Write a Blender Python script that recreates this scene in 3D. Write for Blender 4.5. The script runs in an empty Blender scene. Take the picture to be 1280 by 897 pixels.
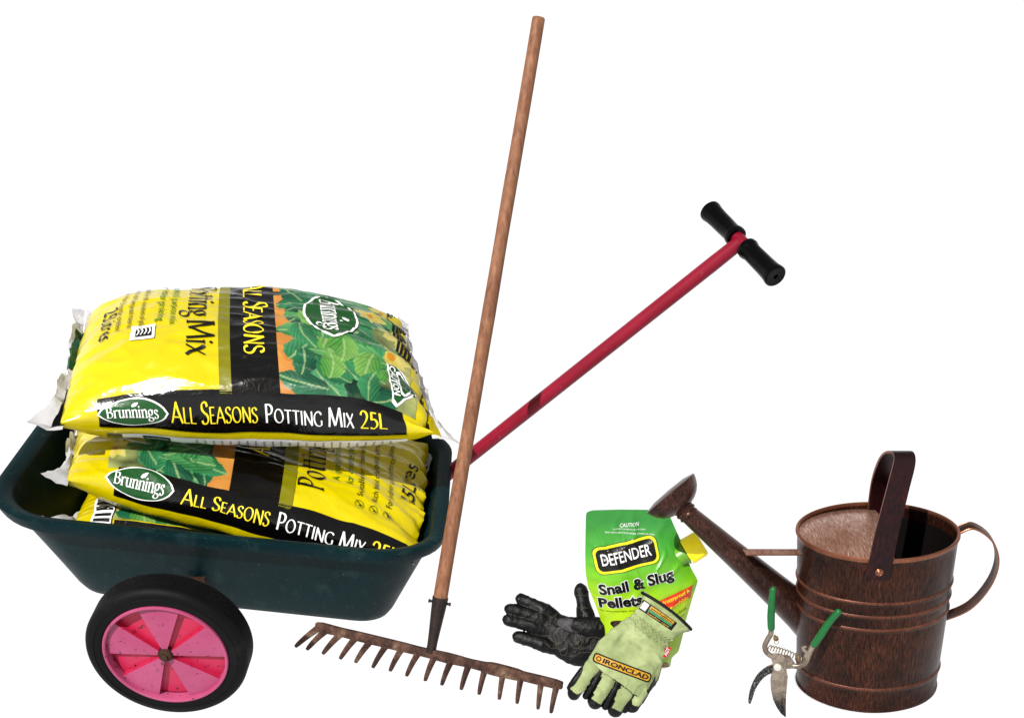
import bpy, bmesh, math, random
from mathutils import Vector, Matrix, noise
from mathutils.geometry import tessellate_polygon
from mathutils.bvhtree import BVHTree
R = math.radians
PI = math.pi
rnd = random.Random(11)
scene = bpy.context.scene
COL = scene.collection

# ------------------------------------------------------------------ camera numbers
CAM = Vector((0.0, 0.0, 1.215))
PITCH = R(21.0)
FPX, CX, CY = 1550.0, 640.0, 448.5
FWD = Vector((0, math.cos(PITCH), -math.sin(PITCH)))
UPV = Vector((0, math.sin(PITCH), math.cos(PITCH)))

def ray(px, py):
    return FWD + Vector(((px - CX) / FPX, 0, 0)) + UPV * ((CY - py) / FPX)

def at(px, py, Y=None, Z=None):
    """Measured point of the place: where a sight line meets depth Y or height Z."""
    d = ray(px, py)
    k = (Y - CAM.y) / d.y if Y is not None else (Z - CAM.z) / d.z
    return CAM + d * k

class Frame:
    """A real inclined plane standing on the ground; u right, v up the plane, w towards the viewer."""
    def __init__(self, gx, gy, lean, yaw=0.0, z=0.0):
        self.o = at(gx, gy, Z=z)
        self.u = Vector((math.cos(R(yaw)), math.sin(R(yaw)), 0))
        back = Vector((-math.sin(R(yaw)), math.cos(R(yaw)), 0))
        self.v = back * math.sin(R(lean)) + Vector((0, 0, 1)) * math.cos(R(lean))
        self.w = self.u.cross(self.v)
        if self.w.y > 0: self.w = -self.w
    def uv(self, px, py):
        d = ray(px, py)
        k = (self.o - CAM).dot(self.w) / d.dot(self.w)
        p = CAM + d * k - self.o
        return Vector((p.dot(self.u), p.dot(self.v)))
    def world(self, u, v, w=0.0):
        return self.o + self.u * u + self.v * v + self.w * w

# ------------------------------------------------------------------ objects
def thing(name, label, cat, loc, group=None):
    o = bpy.data.objects.new(name, None); COL.objects.link(o)
    o.empty_display_size = 0.05
    o.location = loc; o['label'] = label; o['category'] = cat
    if group: o['group'] = group
    o['_o'] = 0
    del o['_o']
    ORIGIN[o.name] = Vector(loc)
    return o
ORIGIN = {}

def root_origin(o):
    v = Vector((0, 0, 0))
    while o is not None:
        v += o.location
        o = o.parent
    return v

def link(name, bm, mats, parent=None, smooth=True, label=None, recalc=True):
    """Link a bmesh built in world coordinates as ONE mesh object."""
    if recalc: bmesh.ops.recalc_face_normals(bm, faces=bm.faces)
    me = bpy.data.meshes.new(name)
    off = root_origin(parent) if parent is not None else Vector((0, 0, 0))
    if off.length > 0: bmesh.ops.translate(bm, verts=bm.verts, vec=-off)
    bm.to_mesh(me); bm.free()
    for m in (mats if isinstance(mats, (list, tuple)) else [mats]): me.materials.append(m)
    if smooth:
        for p in me.polygons: p.use_smooth = True
        try: me.set_sharp_from_angle(angle=R(38))
        except Exception: pass
    o = bpy.data.objects.new(name, me); COL.objects.link(o)
    if parent is not None: o.parent = parent
    if label: o['label'] = label
    return o

def tag(o, label, cat, group=None):
    o['label'] = label; o['category'] = cat
    if group: o['group'] = group

def catmull(pts, n=8, closed=False):
    P = [Vector(p) for p in pts]
    out = []
    m = len(P)
    rng = range(m if closed else m - 1)
    for i in rng:
        if closed: p0, p1, p2, p3 = P[(i-1) % m], P[i], P[(i+1) % m], P[(i+2) % m]
        else: p0, p1, p2, p3 = P[max(i-1, 0)], P[i], P[i+1], P[min(i+2, m-1)]
        for k in range(n):
            t = k / n
            out.append(0.5 * ((2*p1) + (p2-p0)*t + (2*p0-5*p1+4*p2-p3)*t*t + (3*p1-p0-3*p2+p3)*t**3))
    if not closed: out.append(P[-1].copy())
    return out

def add_tube(bm, path, rad, seg=16, caps=True, flat=None, mi=0, up=None):
    """Sweep a (possibly flattened) circle along a path. rad: number or list; flat: (axis vector, factor)."""
    path = [Vector(p) for p in path]
    n = len(path)
    rad = rad if isinstance(rad, (list, tuple)) else [rad] * n
    rings = []
    t0 = (path[1] - path[0]).normalized()
    ref = Vector(up) if up is not None else (Vector((0, 0, 1)) if abs(t0.z) < 0.9 else Vector((1, 0, 0)))
    x = t0.cross(ref).normalized()
    for i in range(n):
        t = (path[min(i+1, n-1)] - path[max(i-1, 0)])
        t = t.normalized() if t.length > 1e-9 else t0
        x = (x - t * x.dot(t))
        x = x.normalized() if x.length > 1e-6 else t.orthogonal().normalized()
        y = t.cross(x)
        r = []
        for k in range(seg):
            a = 2*PI*k/seg
            d = x*math.cos(a) + y*math.sin(a)
            if flat is not None:
                ax, f = flat
                d = d - ax * d.dot(ax) * (1 - f)
            r.append(bm.verts.new(path[i] + d*rad[i]))
        rings.append(r)
    for i in range(n-1):
        for k in range(seg):
            f = bm.faces.new((rings[i][k], rings[i][(k+1) % seg], rings[i+1][(k+1) % seg], rings[i+1][k])); f.material_index = mi
    if caps:
        for r in (rings[0], rings[-1]):
            try: f = bm.faces.new(r); f.material_index = mi
            except ValueError: pass
    return rings

def add_lathe(bm, prof, o, ax, seg=48, squash=None, mi=0, a0=0.0, a1=2*PI):
    """prof: list of (r, h). o: origin, ax: axis. squash: (dir, factor). Returns rings."""
    ax = Vector(ax).normalized(); o = Vector(o)
    x = ax.orthogonal().normalized()
    if abs(ax.x) < 0.9: x = (Vector((1, 0, 0)) - ax*ax.x).normalized()
    y = ax.cross(x)
    full = abs(a1 - a0 - 2*PI) < 1e-6
    rings = []
    for r, h in prof:
        ring = []
        for k in range(seg if full else seg+1):
            a = a0 + (a1-a0)*k/seg
            d = (x*math.cos(a) + y*math.sin(a)) * max(r, 1e-5)
            if squash is not None:
                d = d - squash[0] * d.dot(squash[0]) * (1 - squash[1])
            ring.append(bm.verts.new(o + ax*h + d))
        rings.append(ring)
    for i in range(len(rings)-1):
        m = len(rings[i])
        for k in range(m if full else m-1):
            f = bm.faces.new((rings[i][k], rings[i][(k+1) % m], rings[i+1][(k+1) % m], rings[i+1][k])); f.material_index = mi
    return rings

def add_prism(bm, front, back, mi=0):
    a = [bm.verts.new(p) for p in front]; b = [bm.verts.new(p) for p in back]
    n = len(a)
    f = bm.faces.new(a); f.material_index = mi
    f = bm.faces.new(list(reversed(b))); f.material_index = mi
    for i in range(n):
        f = bm.faces.new((a[i], b[i], b[(i+1) % n], a[(i+1) % n])); f.material_index = mi

def plate(fr, pts, w0, w1, bevel=0.0006):
    """A plate with an outline in plane coordinates between heights w0 and w1 of a Frame."""
    bm = bmesh.new()
    add_prism(bm, [fr.world(p[0], p[1], w1) for p in pts], [fr.world(p[0], p[1], w0) for p in pts])
    bmesh.ops.recalc_face_normals(bm, faces=bm.faces)
    if bevel:
        es = [e for e in bm.edges if len(e.link_faces) == 2 and e.calc_face_angle(0) > 0.6]
        bmesh.ops.bevel(bm, geom=es, offset=bevel, segments=2, affect='EDGES', clamp_overlap=True)
    return bm

# ------------------------------------------------------------------ colours and materials
def lin(c):
    c /= 255.0
    return c/12.92 if c <= 0.04045 else ((c+0.055)/1.055)**2.4
KALB = 0.42
def rgb(r, g, b, k=None):
    k = KALB if k is None else k
    k *= 1.08
    return (lin(r)*k, lin(g)*k, lin(b)*k, 1.0)

class NT:
    def __init__(self, name):
        self.m = bpy.data.materials.new(name); self.m.use_nodes = True
        self.t = self.m.node_tree; self.N = self.t.nodes; self.L = self.t.links
        self.b = self.N['Principled BSDF']
    def n(self, typ, **kw):
        x = self.N.new(typ)
        for k, v in kw.items():
            if k.startswith('i_'): x.inputs[int(k[2:])].default_value = v
            else: setattr(x, k, v)
        return x
    def c(self, a, b): self.L.new(a, b)
    def coord(self, scale=(1, 1, 1), rot=(0, 0, 0)):
        tc = self.n('ShaderNodeTexCoord'); mp = self.n('ShaderNodeMapping')
        mp.inputs['Scale'].default_value = scale; mp.inputs['Rotation'].default_value = rot
        self.c(tc.outputs['Object'], mp.inputs['Vector']); return mp.outputs['Vector']
    def noise(self, vec, scale, detail=4, rough=0.55, dist=0.0):
        x = self.n('ShaderNodeTexNoise')
        x.inputs['Scale'].default_value = scale; x.inputs['Detail'].default_value = detail
        x.inputs['Roughness'].default_value = rough; x.inputs['Distortion'].default_value = dist
        self.c(vec, x.inputs['Vector']); return x.outputs['Fac']
    def ramp(self, fac, stops):
        x = self.n('ShaderNodeValToRGB'); e = x.color_ramp.elements
        while len(e) < len(stops): e.new(0.5)
        for i, (p, c) in enumerate(stops):
            e[i].position = p; e[i].color = c if len(c) == 4 else (*c, 1)
        self.c(fac, x.inputs['Fac']); return x.outputs['Color']
    def mix(self, fac, a, b, mode='MIX'):
        x = self.n('ShaderNodeMix', data_type='RGBA', blend_type=mode)
        for s, v in ((0, fac), (6, a), (7, b)):
            if hasattr(v, 'links') or hasattr(v, 'is_linked'): self.c(v, x.inputs[s])
            else: x.inputs[s].default_value = v
        return x.outputs[2]
    def bump(self, h, strength=0.3, dist=0.002, prev=None):
        x = self.n('ShaderNodeBump'); x.inputs['Strength'].default_value = strength; x.inputs['Distance'].default_value = dist
        self.c(h, x.inputs['Height'])
        if prev is not None: self.c(prev, x.inputs['Normal'])
        return x.outputs['Normal']
    def set(self, base=None, rough=None, metal=None, spec=None, normal=None, coat=None):
        for k, v in (('Base Color', base), ('Roughness', rough), ('Metallic', metal), ('Specular IOR Level', spec), ('Normal', normal), ('Coat Weight', coat)):
            if v is None: continue
            if hasattr(v, 'is_linked'): self.c(v, self.b.inputs[k])
            else: self.b.inputs[k].default_value = v
        return self.m

_cache = {}
def film(name, c, rough=0.3, spec=0.5, var=0.12):
    """Printed plastic film: slight blotches and fine crinkles."""
    if name in _cache: return _cache[name]
    t = NT(name); v = t.coord()
    n1 = t.noise(v, 9, 3)
    dk = tuple(x*(1-var) for x in c[:3]) + (1,)
    col = t.ramp(n1, [(0.3, dk), (0.7, c)])
    n2 = t.noise(t.coord((1, 1, 1)), 26, 3, 0.6, 0.6)
    n3 = t.noise(t.coord((0.5, 1.7, 1.2), (0.3, 0.2, 0.5)), 75, 4, 0.6, 0.8)
    b = t.bump(n2, 0.30, 0.006); b = t.bump(n3, 0.14, 0.002, b)
    _cache[name] = t.set(col, rough, 0, spec, b); return _cache[name]

def plain(name, c, rough=0.5, spec=0.4, metal=0.0, nscale=60, var=0.15, bump=0.15, bdist=0.001):
    if name in _cache: return _cache[name]
    t = NT(name); v = t.coord()
    n1 = t.noise(v, nscale, 4)
    dk = tuple(x*(1-var) for x in c[:3]) + (1,)
    col = t.ramp(n1, [(0.35, dk), (0.65, c)])
    b = t.bump(n1, bump, bdist)
    _cache[name] = t.set(col, rough, metal, spec, b); return _cache[name]

# ------------------------------------------------------------------ lettering
def _cut(tris, pts, lim):
    """Split triangles until no edge is longer than lim (edge rule only, so neighbours agree)."""
    P = list(pts); mid = {}
    def m(a, b):
        k = (a, b) if a < b else (b, a)
        if k not in mid: mid[k] = len(P); P.append((P[a] + P[b]) * 0.5)
        return mid[k]
    work = list(tris); out = []
    while work:
        a, b, c = work.pop()
        la, lb, lc = ((P[b]-P[c]).length, (P[c]-P[a]).length, (P[a]-P[b]).length)
        mx = max(la, lb, lc)
        if mx <= lim: out.append((a, b, c)); continue
        if mx == lc: k = m(a, b); work += [(a, k, c), (k, b, c)]
        elif mx == la: k = m(b, c); work += [(b, k, a), (k, c, a)]
        else: k = m(c, a); work += [(c, k, b), (k, a, b)]
    return out, P

_textcache = {}
def text_shape(s, bold=0.0, spacing=1.0):
    k = (s, bold, spacing)
    if k in _textcache: return _textcache[k]
    cu = bpy.data.curves.new('lettering_source', 'FONT')
    cu.body = s; cu.size = 1.0; cu.offset = bold; cu.space_character = spacing; cu.resolution_u = 3
    o = bpy.data.objects.new('lettering_source', cu); COL.objects.link(o)
    dg = bpy.context.evaluated_depsgraph_get(); dg.update()
    me = o.evaluated_get(dg).to_mesh()
    V = [Vector((v.co.x, v.co.y)) for v in me.vertices]
    T = []
    me.calc_loop_triangles()
    for lt in me.loop_triangles: T.append(tuple(lt.vertices))
    o.evaluated_get(dg).to_mesh_clear()
    bpy.data.objects.remove(o); bpy.data.curves.remove(cu)
    xs = [v.x for v in V] or [0, 1]
    x0, x1 = min(xs), max(xs)
    ys = [v.y for v in V] or [0, 1]
    _textcache[k] = (V, T, x0, x1, min(ys), max(ys)); return _textcache[k]

# broad-nib serif alphabet, cap height 1; each stroke: (kind, points), serifs on plain stems
E_ = lambda cx, cy, rx, ry: ('O', [(cx+rx*math.cos(a), cy+ry*math.sin(a)) for a in [2*PI*k/16 for k in range(16)]])
GL = {
 'A': (.86, [('L', [(.03, 0), (.43, 1)]), ('L', [(.41, 1), (.83, 0)]), ('L', [(.17, .34), (.68, .34)])]),
 'L': (.60, [('L', [(.12, 1), (.12, 0)]), ('L', [(.12, .03), (.57, .03)])]),
 'S': (.58, [('C', [(.50, .80), (.42, .95), (.27, .98), (.11, .88), (.11, .68), (.27, .54), (.45, .42), (.52, .24), (.42, .06), (.25, .01), (.12, .05), (.06, .18)])]),
 'E': (.60, [('L', [(.12, 1), (.12, 0)]), ('L', [(.12, .97), (.53, .97)]), ('L', [(.12, .52), (.45, .52)]), ('L', [(.12, .03), (.56, .03)])]),
 'O': (.92, [E_(.46, .5, .38, .49)]),
 'N': (.88, [('L', [(.13, 1), (.13, 0)]), ('L', [(.11, 1), (.76, 0)]), ('L', [(.76, 1), (.76, 0)])]),
 'P': (.62, [('L', [(.12, 1), (.12, 0)]), ('C', [(.12, .97), (.34, .97), (.50, .88), (.53, .72), (.46, .55), (.32, .47), (.12, .46)])]),
 'T': (.70, [('L', [(.35, 1), (.35, 0)]), ('L', [(.02, .97), (.68, .97)])]),
 'I': (.26, [('L', [(.13, 1), (.13, 0)])]),
 'G': (.86, [('C', [(.74, .82), (.60, .95), (.42, .98), (.22, .90), (.09, .68), (.08, .40), (.20, .12), (.42, .01), (.62, .04), (.74, .13)]), ('L', [(.73, .44), (.73, .10)])]),
 'M': (1.05, [('L', [(.17, 1), (.07, 0)]), ('L', [(.16, 1), (.50, .08)]), ('L', [(.50, .08), (.86, 1)]), ('L', [(.86, 1), (.97, 0)])]),
 'X': (.72, [('L', [(.06, 1), (.68, 0)]), ('L', [(.04, 0), (.64, 1)])]),
 '2': (.60, [('C', [(.07, .76), (.14, .92), (.29, .98), (.45, .90), (.49, .72), (.40, .48), (.22, .22), (.05, .04)]), ('L', [(.05, .04), (.55, .04)])]),
 '5': (.58, [('L', [(.49, .96), (.16, .96)]), ('L', [(.17, .97), (.14, .54)]), ('C', [(.14, .55), (.30, .61), (.45, .52), (.51, .32), (.42, .10), (.25, .01), (.06, .06)])]),
 'B': (.66, [('L', [(.12, 1), (.12, 0)]), ('C', [(.12, .97), (.34, .97), (.48, .88), (.49, .70), (.38, .55), (.12, .53)]), ('C', [(.12, .53), (.40, .52), (.57, .40), (.57, .18), (.42, .04), (.12, .03)])]),
 'r': (.46, [('L', [(.13, .66), (.13, 0)]), ('C', [(.13, .44), (.22, .61), (.34, .66), (.43, .60)])]),
 'u': (.62, [('L', [(.12, .66), (.12, .20)]), ('C', [(.12, .20), (.17, .05), (.30, .02), (.42, .09), (.49, .22)]), ('L', [(.49, .66), (.49, 0)])]),
 'n': (.62, [('L', [(.13, .66), (.13, 0)]), ('C', [(.13, .44), (.23, .60), (.36, .66), (.47, .58), (.50, .42), (.50, .30)]), ('L', [(.50, .34), (.50, 0)])]),
 'i': (.27, [('L', [(.13, .66), (.13, 0)]), ('D', [(.13, .88)])]),
 'g': (.56, [E_(.26, .44, .18, .21), ('C', [(.16, .25), (.08, .14), (.20, .06), (.42, .03), (.51, -.10), (.42, -.24), (.24, -.29), (.07, -.22), (.08, -.10), (.18, -.01)]), ('L', [(.38, .60), (.53, .65)])]),
 's': (.44, [('C', [(.37, .53), (.29, .64), (.17, .65), (.08, .56), (.11, .44), (.24, .35), (.36, .26), (.37, .12), (.27, .02), (.14, .02), (.05, .12)])]),
 'o': (.62, [E_(.31, .33, .24, .33)]),
 't': (.40, [('L', [(.17, .86), (.17, .18)]), ('C', [(.17, .18), (.22, .03), (.36, .06)]), ('L', [(.02, .63), (.36, .63)])]),
 'x': (.56, [('L', [(.06, .66), (.50, 0)]), ('L', [(.05, 0), (.48, .66)])]),
 'e': (.54, [('C', [(.10, .36), (.46, .38), (.44, .56), (.28, .66), (.12, .54), (.08, .32), (.16, .08), (.32, .01), (.46, .12)])]),
 ' ': (.32, []),
}
for _a, _b in zip('alseonptgmx', 'ALSEONPTGMX'):
    pass

def serif_quads(s, thick=.17, thin=.055, small_caps=False, serif=True):
    """Glyph outlines as quads in em units; returns (quads, width)."""
    x = 0.0; out = []
    def ribbon(pts, closed=False):
        n = len(pts); L_, R_ = [], []
        for i in range(n):
            a = pts[(i-1) % n] if (closed or i > 0) else pts[i]
            b = pts[(i+1) % n] if (closed or i < n-1) else pts[i]
            d = (b - a); d = d.normalized() if d.length else Vector((1, 0))
            ang = math.atan2(d.y, d.x)
            w = max(thin, thick*abs(math.sin(ang - R(-12 if False else 20)))) * .5
            nrm = Vector((-d.y, d.x))
            L_.append(pts[i] + nrm*w); R_.append(pts[i] - nrm*w)
        for i in range(n if closed else n-1):
            j = (i+1) % n
            out.append([L_[i], R_[i], R_[j], L_[j]])
    first = True
    for ch in s:
        sc = 1.0
        if ch.islower() and small_caps: g = GL[ch.upper()]; sc = .78
        else: g = GL.get(ch, GL['o'])
        start = len(out)
        for kind, pts in g[1]:
            P = [Vector(p) for p in pts]
            if kind == 'L':
                ribbon(P)
                if serif and abs(P[0].x-P[1].x) < .11:
                    for e in (P[0], P[1]):
                        h = thick*.85; yy = thin*.5 if e.y < .3 else -thin*.5
                        if 0.05 < e.y < .5: continue
                        out.append([e+Vector((-h, yy-thin*.5)), e+Vector((h, yy-thin*.5)), e+Vector((h*.9, yy+thin*.5)), e+Vector((-h*.9, yy+thin*.5))])
            elif kind == 'C': ribbon(catmull(P, 5))
            elif kind == 'O': ribbon(P, True)
            elif kind == 'D':
                r = thick*.62
                c = P[0]; out.append([c+Vector((-r, 0)), c+Vector((0, -r)), c+Vector((r, 0)), c+Vector((0, r))])
        for k in range(start, len(out)):
            out[k] = [Vector((p.x*sc + x, p.y*sc)) for p in out[k]]
        x += g[0]*sc + .03
    return out, x

class Decals:
    """Printing that lies on a surface: fn(s, t, lift) gives the world point."""
    def __init__(self, fn, lim=0.006, base=0.0006, step=0.00035):
        self.fn, self.lim, self.base, self.step = fn, lim, base, step
        self.bm = bmesh.new(); self.mats = []; self.j = 0
    def _mi(self, m):
        if m not in self.mats: self.mats.append(m)
        return self.mats.index(m)
    def tris(self, P, T, mat, layer):
        T, P = _cut(T, P, self.lim)
        self.j += 1
        lift = self.base + layer*self.step + (self.j % 7)*self.step*.03
        vs = [self.bm.verts.new(self.fn(p.x, p.y, lift)) for p in P]
        mi = self._mi(mat)
        for a, b, c in T:
            try: f = self.bm.faces.new((vs[a], vs[b], vs[c])); f.material_index = mi
            except ValueError: pass
    def poly(self, pts, mat, layer=0):
        P = [Vector((p[0], p[1])) for p in pts]
        if len(P) < 3: return
        T = tessellate_polygon([[Vector((p.x, p.y, 0)) for p in P]])
        self.tris(P, [tuple(t) for t in T], mat, layer)
    def rect(self, s0, t0, s1, t1, mat, layer=0):
        ns = max(1, int((s1-s0)/self.lim)); nt = max(1, int(abs(t1-t0)/self.lim))
        lift = self.base + layer*self.step; mi = self._mi(mat)
        g = [[self.bm.verts.new(self.fn(s0+(s1-s0)*i/ns, t0+(t1-t0)*j/nt, lift)) for j in range(nt+1)] for i in range(ns+1)]
        for i in range(ns):
            for j in range(nt):
                f = self.bm.faces.new((g[i][j], g[i+1][j], g[i+1][j+1], g[i][j+1])); f.material_index = mi
    @staticmethod
    def xf(p, o, ex, ey): return Vector((o[0] + ex[0]*p.x + ey[0]*p.y, o[1] + ex[1]*p.x + ey[1]*p.y))
    def text(self, s, o, width, height, mat, layer=1, ex=(1, 0), ey=(0, 1), bold=0.0, shear=0.0, cap=0.7, spacing=1.0):
        """Lettering with its baseline start at o, stretched to width; height is the cap height."""
        V, T, x0, x1, y0, y1 = text_shape(s, bold, spacing)
        kx = width/max(x1-x0, 1e-6); ky = height/cap
        P = [self.xf(Vector(((v.x-x0)*kx + shear*v.y*ky, v.y*ky)), o, ex, ey) for v in V]
        self.tris(P, T, mat, layer)
    def serif(self, s, o, width, height, mat, layer=1, ex=(1, 0), ey=(0, 1), small_caps=False, thick=.17, thin=.055, serif=True, bend=0.0):
        Q, w = serif_quads(s, thick, thin, small_caps, serif)
        kx = width/w
        for q in Q:
            P = [self.xf(Vector((p.x*kx, p.y*height)), o, ex, ey) for p in q]
            self.tris(P, [(0, 1, 2), (0, 2, 3)], mat, layer)
    def done(self, name, parent, **kw):
        return link(name, self.bm, self.mats, parent, recalc=False, **kw)

def ellipse(cx, cy, rx, ry, n=40, a0=0.0, pw=1.0):
    out = []
    for k in range(n):
        a = 2*PI*k/n
        c, s = math.cos(a), math.sin(a)
        out.append((cx + rx*math.copysign(abs(c)**pw, c), cy + ry*math.copysign(abs(s)**pw, s)))
    return out
def lens(cx, cy, rx, ry, n=20, ex=(1, 0), ey=(0, 1)):
    """Pointed oval."""
    pts = []
    for k in range(n+1):
        x = -1 + 2*k/n; pts.append((x, (1-x*x)**.72 if abs(x) < 1 else 0))
    pts += [(-x, -y) for x, y in pts[1:-1]]
    return [(cx + rx*x*ex[0] + ry*y*ey[0], cy + rx*x*ex[1] + ry*y*ey[1]) for x, y in pts]
def round_rect(x0, y0, x1, y1, r, n=5):
    out = []
    for cx, cy, a in ((x1-r, y1-r, 0), (x0+r, y1-r, 90), (x0+r, y0+r, 180), (x1-r, y0+r, 270)):
        for k in range(n+1): out.append((cx + r*math.cos(R(a+90*k/n)), cy + r*math.sin(R(a+90*k/n))))
    return out
def clip_rect(poly, x0, y0, x1, y1):
    def half(P, f, inter):
        out = []
        for i in range(len(P)):
            a, b = P[i-1], P[i]
            fa, fb = f(a), f(b)
            if fa >= 0 and fb >= 0: out.append(b)
            elif fa >= 0 and fb < 0: out.append(inter(a, b, fa, fb))
            elif fa < 0 and fb >= 0: out.append(inter(a, b, fa, fb)); out.append(b)
        return out
    it = lambda a, b, fa, fb: (a[0]+(b[0]-a[0])*fa/(fa-fb), a[1]+(b[1]-a[1])*fa/(fa-fb))
    P = [tuple(p) for p in poly]
    for f in (lambda p: p[0]-x0, lambda p: x1-p[0], lambda p: p[1]-y0, lambda p: y1-p[1]):
        P = half(P, f, it)
        if len(P) < 3: return []
    return P
# ------------------------------------------------------------------ camera, light, ground
cam = bpy.data.cameras.new('camera'); cam_o = bpy.data.objects.new('camera', cam); COL.objects.link(cam_o)
cam.sensor_fit = 'HORIZONTAL'; cam.sensor_width = 36.0; cam.lens = FPX/1280*36.0; cam.clip_start = 0.05; cam.clip_end = 500
cam_o.location = CAM; cam_o.rotation_euler = (PI/2 - PITCH, 0, 0)
scene.camera = cam_o
scene.view_settings.view_transform = 'Standard'; scene.view_settings.look = 'None'
scene.view_settings.exposure = 0.5; scene.view_settings.gamma = 1.0
SUN_AZ, SUN_EL = R(-31), R(45)      # azimuth from the viewer's side (negative: from the left), elevation
SUN_DIR = Vector((math.sin(SUN_AZ)*math.cos(SUN_EL), -math.cos(SUN_AZ)*math.cos(SUN_EL), math.sin(SUN_EL)))
su = bpy.data.lights.new('sun', 'SUN'); su.energy = 5.0; su.angle = R(0.6); su.color = (1.0, .97, .92)
su_o = bpy.data.objects.new('sun', su); COL.objects.link(su_o)
su_o.rotation_euler = SUN_DIR.to_track_quat('Z', 'Y').to_euler(); su_o.location = SUN_DIR*6
w = bpy.data.worlds.new('World'); scene.world = w; w.use_nodes = True
nt = w.node_tree; bg = nt.nodes['Background']
# an invented white surround that backlights the ground and dims above the horizon
tc = nt.nodes.new('ShaderNodeTexCoord'); sx = nt.nodes.new('ShaderNodeSeparateXYZ')
nt.links.new(tc.outputs['Generated'], sx.inputs[0])
mr = nt.nodes.new('ShaderNodeMapRange'); mr.interpolation_type = 'SMOOTHSTEP'
mr.inputs['From Min'].default_value = 0.16; mr.inputs['From Max'].default_value = 0.60
mr.inputs['To Min'].default_value = 0.80; mr.inputs['To Max'].default_value = 0.28
nt.links.new(sx.outputs['Z'], mr.inputs['Value'])
bg.inputs['Color'].default_value = (1, 1, 1, 1)
nt.links.new(mr.outputs['Result'], bg.inputs['Strength'])

# the surface: a translucent sheet invented to glow white from beneath, without shadows
m_ground = bpy.data.materials.new('backlit_white_sheet'); m_ground.use_nodes = True
gt = m_ground.node_tree; gt.nodes.remove(gt.nodes['Principled BSDF'])
tr = gt.nodes.new('ShaderNodeBsdfTranslucent'); nz = gt.nodes.new('ShaderNodeTexNoise'); rp = gt.nodes.new('ShaderNodeValToRGB')
nz.inputs['Scale'].default_value = 3.0
rp.color_ramp.elements[0].color = (.95, .95, .95, 1); rp.color_ramp.elements[1].color = (.97, .97, .97, 1)
gt.links.new(nz.outputs['Fac'], rp.inputs['Fac']); gt.links.new(rp.outputs['Color'], tr.inputs['Color'])
gt.links.new(tr.outputs['BSDF'], gt.nodes['Material Output'].inputs['Surface'])
bm = bmesh.new()
bmesh.ops.create_grid(bm, x_segments=8, y_segments=8, size=60)
g = link('ground', bm, m_ground, None, False); g['kind'] = 'structure'
# ------------------------------------------------------------------ garden cart
t = NT('green_tub_plastic'); v = t.coord()
nA = t.noise(v, 7, 4); nB = t.noise(v, 190, 3, .7); nC = t.noise(t.coord((1, 1, .35)), 30, 5, .65)
col = t.ramp(nA, [(.3, rgb(6, 34, 40, .46)), (.7, rgb(11, 46, 51, .46))])
col = t.mix(t.ramp(nC, [(.54, (0, 0, 0)), (.74, (.34, .34, .34))]), col, rgb(70, 98, 96))
col = t.mix(t.ramp(nB, [(.67, (0, 0, 0)), (.71, (.6, .6, .6))]), col, rgb(130, 132, 118))
m_tub = t.set(col, t.ramp(nC, [(.3, (.36,)*3), (.7, (.55,)*3)]), 0, .07, t.bump(t.noise(v, 420, 2), .12, .0006))
t = NT('dusty_rubber'); v = t.coord()
nA = t.noise(v, 14, 5, .65); nB = t.noise(v, 230, 3, .7)
col = t.ramp(nA, [(.3, rgb(6, 6, 8)), (.62, rgb(15, 15, 17)), (.85, rgb(48, 44, 40))])
col = t.mix(t.ramp(nB, [(.69, (0, 0, 0)), (.74, (.35, .35, .35))]), col, rgb(120, 116, 106))
m_tyre = t.set(col, .6, 0, .10, t.bump(nB, .3, .0008))
def pink(name, a, b, dirt=.62):
    t = NT(name); v = t.coord()
    nA = t.noise(v, 18, 4); nB = t.noise(v, 85, 5, .75, .4)
    col = t.ramp(nA, [(.3, a), (.7, b)])
    col = t.mix(t.ramp(nB, [(dirt, (0, 0, 0)), (dirt+.04, (.95,)*3)]), col, rgb(58, 30, 26))
    return t.set(col, .42, 0, .35, t.bump(t.noise(v, 300, 2), .1, .0005))
m_pink = pink('pale_pink_plastic', rgb(198, 72, 122, .42), rgb(214, 92, 142, .42), .615)  # paler pink for ring and raised blades, hotter pink for the recesses
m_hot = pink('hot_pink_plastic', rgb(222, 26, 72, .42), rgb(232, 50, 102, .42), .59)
m_rust = plain('rusty_steel', rgb(92, 62, 44), .75, .3, .4, 60, .6, .6, .002)
t = NT('red_painted_tube'); v = t.coord()
nA = t.noise(v, 10, 4); nB = t.noise(v, 160, 4, .7)
col = t.ramp(nA, [(.3, rgb(156, 10, 44, .36)), (.7, rgb(180, 20, 58, .36))])
col = t.mix(t.ramp(nB, [(.68, (0, 0, 0)), (.72, (.8,)*3)]), col, rgb(226, 150, 160))
m_red = t.set(col, .4, 0, .22, t.bump(nB, .15, .0006))
m_grip = plain('black_grip_plastic', rgb(6, 6, 7), .25, .09, 0, 40, .3, .1)

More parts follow.
